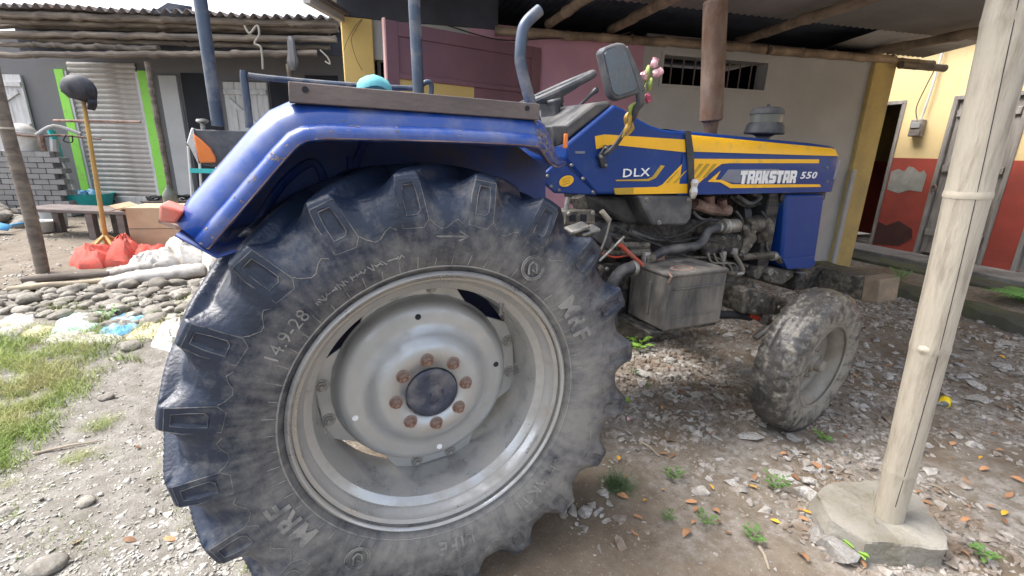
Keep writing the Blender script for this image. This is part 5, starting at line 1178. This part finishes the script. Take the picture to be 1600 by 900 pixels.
def weed(px, py, h, k, m, label, spread=1.0, lw_=.34, name='weed'):
    base = G(px, py); root = tag(empty(name, base), label, 'plant'); lm_ = MB(); sm_ = MB()
    for i in range(k):
        a = 2*math.pi*i/k+rr.uniform(-.4, .4); tip = Vector((math.cos(a)*h*.65*spread, math.sin(a)*h*.65*spread, h*rr.uniform(.55, 1.0))); mid = tip*.5+Vector((0, 0, h*.18)); sm_.tube([Vector((0, 0, -.01)), mid, tip], [h*.018, h*.014, h*.008], 5)
        for j in range(7):
            t = .3+.7*j/6; p = mid.lerp(tip, max(0, t*2-1)) if t > .5 else Vector((0, 0, 0)).lerp(mid, t*2); ll = h*lw_*rr.uniform(.7, 1.2); aa = a+rr.choice((-1, 1))*rr.uniform(.5, 1.4); dv = Vector((math.cos(aa), math.sin(aa), rr.uniform(.0, .5))).normalized(); sd_ = dv.cross(Vector((0, 0, 1))).normalized()*ll*.24
            lm_.add([p, p+dv*ll*.35+sd_, p+dv*ll*.4+Vector((0, 0, ll*.06)), p+dv*ll*.35-sd_, p+dv*ll-Vector((0, 0, ll*.08))], [(0, 1, 2), (0, 2, 3), (1, 4, 2), (3, 2, 4)])
    lm_.build('foliage', m, root, smooth=0); sm_.build('stem', m, root); return root
weed(1052, 748, .05, 4, 'weed', 'young broad leaved weed above the dark grass tuft', lw_=.55); weed(1210, 765, .065, 7, 'weed', 'bright feathery weed beside the broken slab'); weed(1102, 822, .05, 7, 'weed', 'spiky weed in the soil left of the footing'); weed(1044, 815, .04, 6, 'weed', 'small grey green weed next to the grass tuft')
weed(1175, 850, .045, 4, 'weed', 'low weed with round leaves near the orange twig', lw_=.6); weed(1284, 690, .05, 5, 'weed', 'green weed behind the footing, near the front wheel', lw_=.5); weed(998, 545, .10, 6, 'leaf_green', 'bright green weed under the battery box', lw_=.5); weed(1012, 610, .035, 4, 'weed', 'tiny weed left of the front wheel in the rubble')
weed(1405, 440, .16, 7, 'fern', 'leafy green weed at the foot of the yard kerb'); weed(1340, 880, .06, 2, 'leaf_green', 'seedling with large pale green leaves before the footing', lw_=.9, spread=.4)
weed(1530, 880, .05, 3, 'weed', 'seedling with round leaves at the bottom right corner', lw_=.7, spread=.8); weed(990, 590, .05, 5, 'weed_dark', 'dark weed in the shade beside the rear tyre'); weed(170, 498, .10, 8, 'weed', 'leafy weed growing among the river stones', lw_=.3)
def fern(px, py, h, k, label):
    base = G(px, py); root = tag(empty('fern', base), label, 'plant')
    for i in range(k):
        a = math.pi*(.25+1.5*i/max(1, k-1)); L_ = h*rr.uniform(.8, 1.2); mb = MB(); sp_ = []
        for j in range(13):
            t = j/12; sp_.append(Vector((math.cos(a)*L_*t, math.sin(a)*L_*t, L_*(.75*t-.62*t*t))))
        mb.tube(sp_, [L_*.012*(1-j/14) for j in range(13)], 4)
        for j in range(1, 13):
            d = (sp_[j]-sp_[j-1]).normalized(); s = d.cross(Vector((0, 0, 1))).normalized(); ll = L_*.30*math.sin(math.pi*min(1, .22+j/14))
            for sg in (-1, 1):
                e = sp_[j]+(s*sg*.9+d*.45).normalized()*ll-Vector((0, 0, ll*.15)); q = d*ll*.16; mb.add([sp_[j]-q, sp_[j]+q, e+q*.2, e-q*.2], [(0, 1, 2, 3)])
        mb.build('frond', 'fern', root, smooth=0)
fern(1610, 475, .42, 8, 'bright green fern on the kerb at the right edge')
# ---- small litter
v = G(1477, 626, .018); c_ = tag(empty('drink_can', v, R(20)), 'squashed bright yellow can on the ground right of the bamboo post', 'can')
MB().lathe([(0, -.042), (.022, -.042), (.026, -.036), (.026, .03), (.020, .042), (0, .042)], 'x', n=20).build('can_body', 'can_yellow', c_); MB().lathe([(0, -.0435), (.018, -.0435), (.0225, -.041)], 'x', n=20).build('can_end', 'alloy', c_)
v = PZ(982, 658); tag(inst(leaf_mesh('petal', 'rose', .3, .7), 'petal', None, (v.x, v.y, gz(v.x, v.y)+.008), (.2, .1, .5), (.03,)*3), 'faded pink petal on the soil beside the rear tyre', 'petal')
v = PZ(977, 630); tag(inst(leaf_mesh('green_leaf', 'leaf_green', .1, .6), 'green_leaf', None, (v.x, v.y, gz(v.x, v.y)+.012), (.25, .1, -.5), (.06,)*3), 'fresh yellow green leaf touching the tread of the rear tyre', 'leaf')
v = PZ(1462, 690); MB_ = MB().lathe([(0, .006), (.008, .006), (.010, 0)], 'z', n=12).build('bottle_cap', 'white_plastic', None, loc=(PZ(1548, 714).x, PZ(1548, 714).y, .004)); tag(MB_, 'small white bottle cap on the wet soil at right', 'cap')
for pts, lab in (([(1185, 862), (1200, 898)], 'reddish dry twig near the bottom edge'), ([(1000, 690), (1030, 712)], 'pale dry twig right of the rear tyre'), ([(1455, 760), (1480, 775)], 'thin dark stick right of the post foot'), ([(50, 702), (160, 682)], 'long thin straw across the gravel')):
    a, b_ = G(*pts[0], .008), G(*pts[1], .008); tag(MB().tube([a, a.lerp(b_, .5)+Vector((.004, .002, .006)), b_], [.006, .005, .003], 6).build('twig', 'twig'), lab, 'twig')
# ---- roses tied to the mirror arm
fl_ = tag(empty('rose_garland', PY(1005, 150, -.5)), 'wilted pink roses with dry leaves tied to the mirror arm', 'flowers'); fo = PY(1005, 150, -.5)
def rose(px, py, r, m='rose', ax=(.4, -.3, .8)):
    c = PY(px, py, -.5)-fo; rings = []; d = Vector(ax).normalized(); qv = d.to_track_quat('Z', 'Y').to_matrix()
    for t, s in ((-1.0, .25), (-.6, .8), (-.1, 1.0), (.5, .85), (1.1, .7), (1.4, .95)):
        rings.append([c+qv @ Vector((math.cos(a)*r*s*(1+.16*math.sin(3*a+t*3)), math.sin(a)*r*s*(1+.16*math.sin(3*a+t*3)), t*r)) for a in [i*math.pi/7 for i in range(14)]])
    MB().loft(rings, True).build('rose_bloom', m, fl_, thick=.001)
    ir = [[c+qv @ Vector((math.cos(a)*r*s, math.sin(a)*r*s, t*r)) for a in [i*math.pi/5 for i in range(10)]] for t, s in ((-.2, .6), (.6, .5), (1.2, .35), (1.3, .1))]; MB().loft(ir, True).build('inner_petals', m, fl_)
rose(1022, 100, .013, 'rose', (.2, -.2, .9)); rose(1026, 114, .014, 'rose', (.9, -.2, .35)); rose(1008, 120, .012, 'rose', (-.5, -.2, .5)); rose(1012, 152, .013, 'petal_dark', (.3, -.2, -.8))
def lf(pts, w_, m, nm='dry_leaf_strip'):
    P = spline([PY(x, y, -.5+dy)-fo for x, y, dy in pts], 4); mb = MB(); rings = []
    for i, p in enumerate(P): q = w_*math.sin(math.pi*min(1, .1+.9*i/len(P))); rings.append([p+Vector((-q, 0, q*.3)), p+Vector((0, -.004, 0)), p+Vector((q, 0, -q*.3))])
    mb.loft(rings).build(nm, m, fl_, thick=.001)
lf([(1014, 102, 0), (1012, 115, -.01), (1008, 128, 0)], .012, 'sepal', 'rose_leaf'); lf([(1018, 122, 0), (1016, 132, -.01), (1014, 142, 0)], .010, 'sepal', 'rose_leaf'); lf([(994, 160, .01), (986, 168, .02), (984, 180, .03)], .010, 'sepal', 'rose_leaf')
for k in range(7):
    x, y = 990-rr.uniform(0, 14), 172+rr.uniform(0, 24); lf([(x, y, .03), (x-rr.uniform(-3, 6), y+10, .03), (x-rr.uniform(2, 9), y+rr.uniform(16, 26), .05)], .008, 'dead_leaf')
MB().tube([PY(1012, 118, -.5)-fo, PY(1005, 150, -.5)-fo, PY(992, 172, -.47)-fo], .003, 6).build('stem', 'sepal', fl_)
# ---- teal cloth on the seat rail
c = PY(585, 133, -.3); mb = MB(); rings = []
for t, s in ((0, 1.0), (.3, .98), (.6, .82), (.85, .5), (1.0, .12)):
    rings.append([(c.x+.055*s*math.cos(a)*(1+.1*math.sin(2*a)), c.y+.05*s*math.sin(a), c.z-.012+t*.042+.006*math.sin(3*a)*s) for a in [i*math.pi/10 for i in range(20)]])
mb.loft(rings, True, True); tag(mb.build('cap', 'teal_cloth'), 'teal cloth cap lying on the side bar behind the mudguard', 'cap')

# ================================================================== left yard
def blob(name, px, h, m, label, cat, amp=.03, sc=6., flatp=1.6, group=None, zoff=0., seed=0):
    P = [PZ(x, y) for x, y in px]; c = sum(P, Vector())/len(P); out = []
    for i in range(len(P)):
        for k in range(6): out.append(P[i].lerp(P[(i+1) % len(P)], k/6))
    rings = []; off = Vector((seed*3.7, seed*1.3, 0))
    for s in (1.0, .97, .88, .76, .62, .46, .3, .15):
        ring = []
        for p in out:
            q = Vector((c.x+(p.x-c.x)*s, c.y+(p.y-c.y)*s, 0)); z = h*(1-s**flatp)**.5 if s < 1 else 0
            k = min(1, (1-s)*6); z += (fbm(q+off, sc)*amp+abs(fbm(q+off*2, sc*2.6))*amp*.8)*k
            ring.append(Vector((q.x+fbm(q+off, sc*.8)*amp*.5, q.y+fbm(q-off, sc*.8)*amp*.5, max(-.01, z)+gz(q.x, q.y)+zoff)))
        rings.append(ring)
    mb = MB().loft(rings, True); n = len(mb.v); mb.f.append(tuple(range(n-len(out), n)))
    return tag(mb.build(name, m, None, smooth=40), label, cat, group)
blob('sack', [(108, 415), (118, 400), (150, 394), (183, 395), (180, 408), (160, 420), (125, 422)], .16, 'sack_red', 'red net sack lying at the foot of the yellow stand', 'sack', .05, 7, seed=1)
blob('sack', [(165, 418), (176, 404), (190, 385), (205, 382), (212, 395), (225, 402), (200, 415)], .24, 'sack_red', 'red net sack with raised twisted neck, second in the heap', 'sack', .06, 7, seed=2)
blob('sack', [(200, 405), (230, 395), (262, 392), (270, 402), (240, 410), (212, 412)], .13, 'sack_red', 'flat red sack between the twisted one and the cardboard box', 'sack', .05, 8, seed=3)
blob('sack', [(198, 418), (215, 406), (250, 400), (282, 400), (280, 412), (240, 420), (205, 424)], .12, 'sack_white', 'crumpled pinkish white plastic sack on top of the red sacks', 'sack', .05, 9, seed=4)
blob('sack', [(255, 400), (270, 385), (300, 383), (320, 395), (322, 410), (285, 412)], .20, 'sack_white', 'grey white woven sack under the rusty iron frame', 'sack', .05, 8, seed=5)
blob('sack', [(312, 402), (318, 382), (350, 378), (372, 388), (350, 420), (325, 425)], .26, 'sack_white', 'bulging white sack half hidden by the rear mudguard', 'sack', .06, 6, seed=6)
a, b_ = G(158, 443, .05), G(322, 420, .06)
def roll(a, b_, r, m, label, nm='sack'):
    rings = []; d = (b_-a); s = d.cross(Vector((0, 0, 1))).normalized()
    for i in range(25):
        t = i/24; q = r*(.7+.5*min(1, t*3))*(1 if i < 24 else .5)*(1 if i else .4)
        rings.append([a+d*t+s*math.cos(g)*q*1.25*(1+.14*fbm((t*9, g, 1), 1.5))+Vector((0, 0, math.sin(g)*q*.8*(1+.22*fbm((t*14, g*1.4, 3), 1.5)))) for g in [j*math.pi/9 for j in range(18)]])
    return tag(MB().loft(rings, True, True).build(nm, m, None, smooth=45), label, 'sack')
roll(a, b_, .075, 'sack_white', 'long white sack rolled round the end of a pole, front of heap')
roll(G(166, 425, .05), G(235, 412, .06), .055, 'sack_white', 'short white wrapping on the rear pole, behind the rolled sack')
def pole(a, b_, r0, r1, label, m='wood_pole', nm='pole'): return tag(MB().tube([a, a.lerp(b_, .35)+Vector((0, 0, .008)), a.lerp(b_, .7), b_], [r0, r0*.97, r1, r1], 12).build(nm, m), label, 'pole')
pole(G(12, 449, .035), G(165, 437, .05), .03, .026, 'pale wooden pole lying in front, its end in the white sack'); pole(G(35, 437, .03), G(170, 425, .05), .036, .03, 'thick grey pole lying behind the pale one', 'bamboo_old')
# plastic sacking trodden into the bank
for i, (px, h, m, lab) in enumerate([([(-20, 528), (-10, 505), (25, 487), (55, 490), (52, 512), (25, 527)], .025, 'sack_white', 'white plastic sacking at the far left of the bank'),
                                     ([(30, 528), (60, 510), (90, 512), (70, 532)], .03, 'sack_tan', 'brown rag between the white plastic sacks'),
                                     ([(72, 526), (92, 497), (118, 484), (160, 486), (152, 505), (130, 526)], .025, 'sack_green', 'white sack with faded green print on the bank'),
                                     ([(60, 536), (75, 518), (130, 518), (190, 524), (180, 537)], .03, 'sack_white', 'muddy white plastic sheet below the printed sacks'),
                                     ([(150, 522), (168, 500), (195, 490), (236, 494), (215, 510), (185, 526)], .025, 'sack_blue', 'blue printed plastic sack lying on the bank'),
                                     ([(192, 530), (215, 512), (245, 500), (262, 508), (240, 528)], .02, 'sack_tan', 'straw coloured sack remnant beside the blue sack'),
                                     ([(235, 538), (252, 508), (282, 495), (288, 520), (265, 545)], .035, 'sack_white', 'torn white sack lying against the rear tyre side')]):
    blob('sack', px, h, m, lab, 'sack', .022, 14, 1.4, seed=10+i)
P = [PZ(x, y) for x, y in ((170, 516), (186, 502), (202, 498), (186, 514))]
# yellow stand with cross bar and the helmet on it
sb = G(168, 392); top_ = PP(130, 155, (-_f[0], -_f[1], 0), float(-_f[0]*sb.x-_f[1]*sb.y))
sd_ = tag(empty('pole_stand', sb), 'yellow pole stand on splayed legs with a cross bar', 'stand'); dv = Vector(top_)-sb
MB().tube([dv*.06, dv*.4, dv], [.028, .025, .021], 12).build('stand_pole', 'yellow_pole', sd_)
for k in range(5):
    a = 2*math.pi*k/5+.3; MB().tube([dv*.13, Vector((math.cos(a)*.3, math.sin(a)*.3, 0))], .02, 8).build('leg', 'yellow_pole', sd_)
cx = dv*.855; qd = Vector((CR[0], CR[1], 0)).normalized(); MB().tube([cx-qd*.38+Vector((0, 0, .02)), cx+qd*.62+Vector((0, 0, .03))], [.016, .012], 8).build('cross_bar', 'rusty', sd_)
hc = sb+dv+Vector((-.02, 0, .10)); hm_ = tag(empty('helmet', hc), 'black motorcycle helmet perched on top of the yellow stand', 'helmet')
rings = []
for t in (-.75, -.5, -.2, .1, .4, .65, .85, .97):
    s = math.sqrt(max(0, 1-t*t)); rings.append([(.15*s*math.cos(a), .14*s*math.sin(a), .15*t+(.0 if t > -.5 else .03*math.cos(a)*-1)) for a in [i*math.pi/12 for i in range(24)]])
MB().loft(rings, True).build('helmet_shell', 'helmet', hm_, thick=.02)
MB().loft([[(.153*math.cos(a)*s, .142*math.sin(a)*s, z) for a in [-.9+i*.15 for i in range(13)]] for z, s in ((-.10, .86), (-.16, .80), (-.21, .62))]).build('chin_guard', 'helmet', hm_, thick=.02)
# grey bricks stacked in a low wall
bo = PZ(120, 338); bu = Vector((-_r[0], -_r[1], 0)).normalized(); byaw = math.atan2(bu.y, bu.x)+R(8); bs = tag(empty('brick_stack', (bo.x, bo.y, 0), byaw), 'waist high stack of grey concrete bricks at the far left', 'bricks')
bm_ = MB().box((.006, .006, .004), (.234, .114, .086)).mesh('brick', 'brick_grey')
for row in range(12):
    for k in range(8):
        for dpt in (0, 1): inst(bm_, 'brick', bs, (.03+k*.242+(.12 if row % 2 else 0)+random.uniform(-.006, .006), -.06-dpt*.13+random.uniform(-.008, .008), row*.092))
# things standing on and by the bricks
tp_ = 12*.092
q = Matrix.Translation((bo.x, bo.y, 0)) @ Matrix.Rotation(byaw, 4, 'Z') @ Vector((.62, -.12, tp_))
o = tag(empty('bucket', q), 'white paint bucket with crumpled cover on top of the bricks', 'bucket'); MB().lathe([(0, 0), (.15, 0), (.155, .01), (.19, .30), (.197, .31)], 'z', n=28).build('bucket_body', 'white_plastic', o, thick=.006); MB().lathe([(.196, .30), (.19, .33), (.14, .40), (.06, .44), (0, .45)], 'z', n=20).build('bucket_cover', 'sack_white', o)
q = Matrix.Translation((bo.x, bo.y, 0)) @ Matrix.Rotation(byaw, 4, 'Z') @ Vector((.25, -.05, tp_)); hb = tag(empty('scrap_handlebar', q), 'rusty handlebar and iron scrap lying across the bricks', 'scrap')
for pts, r, m in (([(-.45, -.05, .28), (-.1, 0, .24), (.2, .1, .27), (.75, .05, .22)], .018, 'rusty'), ([(.5, 0, .3), (.15, .05, .42), (-.1, 0, .26)], .03, 'grey_bucket'), ([(-.05, 0, 0), (-.05, .02, .26)], .05, 'rusty'), ([(.1, -.02, 0), (.12, .0, .2)], .06, 'grey_bucket'), ([(.3, 0, .28), (.24, .02, .18), (.34, .05, .16), (.38, 0, .27)], .01, 'wire')): MB().tube(spline(pts, 4), r, 8).build('iron_piece', m, hb)
tb = PZ(137, 332); o = tag(empty('wash_tub', tb), 'turquoise plastic wash tub by the shutter', 'tub'); MB().lathe([(0, 0), (.33, 0), (.36, .02), (.44, .34), (.46, .36), (.44, .36), (.34, .05), (0, .04)], 'z', n=36).build('tub_body', 'teal', o)
mb = MB()
for k in range(9): a = k*.7; mb.lathe([(0, .06), (.05, .045), (.07, 0), (.05, -.04)], 'z', (.24*math.cos(a)*(k % 3)/2, .24*math.sin(a)*(k % 3)/2, .36), 10)
mb.build('washing', 'sack_blue', o)
br0 = tb+Vector((-.08, -.05, .3)); br1 = PP(80, 205, FL.n, FL.n.dot(FL.o)-.25); o = tag(empty('broom', br0), 'teal broom standing upside down in the turquoise tub', 'broom'); dd_ = br1-br0
MB().tube([(0, 0, 0), dd_*.55], [.03, .025], 8).build('broom_handle', 'grey_bucket', o); MB().tube([dd_*.5, dd_*.62, dd_*.85, dd_], [.03, .06, .10, .11], 10, flat=.5).build('broom_head', 'teal', o)
b0 = PZ(88, 354); o = tag(empty('bucket', b0), 'empty grey plastic bucket on the ground before the bricks', 'bucket'); MB().lathe([(0, .005), (.13, .0), (.14, .005), (.17, .27), (.185, .275), (.185, .29), (.17, .29), (.135, .03), (0, .02)], 'z', n=28).build('bucket_body', 'grey_bucket', o)
b0 = PZ(68, 362); o = tag(empty('bucket', b0), 'short white tub beside the empty grey bucket', 'tub'); MB().lathe([(0, .005), (.14, .0), (.15, .01), (.17, .15), (.175, .16), (.16, .15), (.14, .03), (0, .02)], 'z', n=24).build('tub_body', 'white_plastic', o)
sa, sb_ = G(-15, 362, .05), G(75, 338, .08); o = tag(empty('shovel', sa), 'blue plastic shovel lying at the left edge', 'shovel'); MB().tube([(0, 0, .02), sb_-sa], .018, 8).build('shovel_handle', 'blue_plastic', o)
MB().loft([[(-.05, -.2, .02), (.1, -.2, .06), (.25, -.16, .02)], [(-.05, .1, .06), (.08, .1, .1), (.22, .06, .06)]]).build('shovel_blade', 'blue_plastic', o, thick=.01)
# low wooden bench with things on it, cardboard box, rusty frame
c0 = G(175, 372); bn = tag(empty('bench', c0, FL.yaw), 'dark low wooden bench behind the yellow stand', 'bench')
MB().box((-1.2, -.1, .36), (1.2, .4, .41)).build('bench_top', 'plank', bn, .01)
lgm = MB().box((-.05, -.04, 0), (.05, .04, .36)).mesh('leg', 'plank')
for x in (-1.1, -.2, .25, 1.1):
    for y in (-.04, .34): inst(lgm, 'leg', bn, (x, y, 0))
b0 = G(262, 386); bxo = tag(empty('cardboard_box', b0, R(-12)), 'brown cardboard box standing behind the red sacks', 'box')
MB().box((-.28, -.24, 0), (.62, .24, .52)).build('box_body', 'cardboard', bxo, .006); MB().box((-.285, -.245, .26), (.625, -.24, .265)).build('box_seam', 'plank', bxo)
MB().bar((-.28, -.24, .52), (-.34, -.24, .50), .48, .006).build('box_flap', 'cardboard', bxo); MB().obox((-.36, 0, .50), (.2, .48, .006), Matrix.Rotation(R(24), 3, 'Y')).build('box_flap', 'cardboard', bxo)
bt = b0+Vector((.12, 0, .53)); o = tag(empty('plastic_bottle', bt), 'clear plastic bottle standing on the cardboard box', 'bottle'); MB().lathe([(0, 0), (.07, 0), (.08, .02), (.08, .10), (.075, .14), (.03, .20), (.025, .24), (0, .24)], 'z', n=20).build('bottle_body', 'bottle', o)
fo_ = G(300, 402); o = tag(empty('iron_frame', fo_), 'rusty angle iron frame propped on the white sacks', 'frame')
for a, b_ in (((-.25, .0, .42), (.25, -.15, .20)), ((.22, .1, .55), (-.05, -.1, .2)), ((-.05, -.1, .2), (.5, -.05, .32)), ((.22, .1, .55), (.5, -.05, .32)), ((-.25, .0, .42), (.0, .05, .38)), ((.0, -.02, .25), (.35, .02, .42))): MB().bar(a, b_, .05, .045).build('iron_bar', 'rusty', o)
# leaning free post at the left
lb0 = PZ(66, 426); lt0 = PP(-40, -20, (-_f[0], -_f[1], 0), float(-_f[0]*lb0.x-_f[1]*lb0.y)); dvv = Vector(lt0)-lb0; dvv *= 2.6/dvv.z
culm('bamboo_post', lb0-Vector((0, 0, .05)), lb0+dvv, .055, [.14, .33, .55, .78], 'bamboo_old', 'slim leaning bamboo post at the left edge of the yard', wob=.01)
# thin white rods with a green band behind the lamp box
c0 = PZ(318, 350); fx_ = Frame((c0.x, c0.y), math.degrees(math.atan2(_r[1], _r[0]))); o = tag(empty('rod_rack', (c0.x, c0.y, 0), fx_.yaw), 'thin white rods tied by a green band behind the lamp box', 'rack')
for p_, q_ in (((294, 228), (303, 345)), ((312, 254), (318, 345)), ((338, 252), (342, 345))): MB().tube([fx_.at(*p_), fx_.at(*q_)], .02, 8).build('rod', 'rod_white', o)
u0, u1 = fx_.at(298, 263), fx_.at(342, 271); MB().box((u0.x, -.03, u1.z), (u1.x+.05, .03, u0.z)).build('green_band', 'teal', o)
c0 = PZ(300, 342); mb = MB()
for k in range(8): mb.tube(spline([(.35*math.cos(k*1.7+t)*(1-.1*t), .12*math.sin(k*2.1+t*1.3), .35+.06*math.sin(k+t*2)) for t in (0, .8, 1.6, 2.4, 3.2)], 4), .018, 6)
o = mb.build('hose_coil', 'wire', None, loc=(c0.x-.25, c0.y, 0)); tag(o, 'tangle of black hose heaped behind the tail lamp', 'hose'); MB().box((-.4, -.15, 0), (.45, .2, .34)).build('hose_crate', 'plank', o, .01)
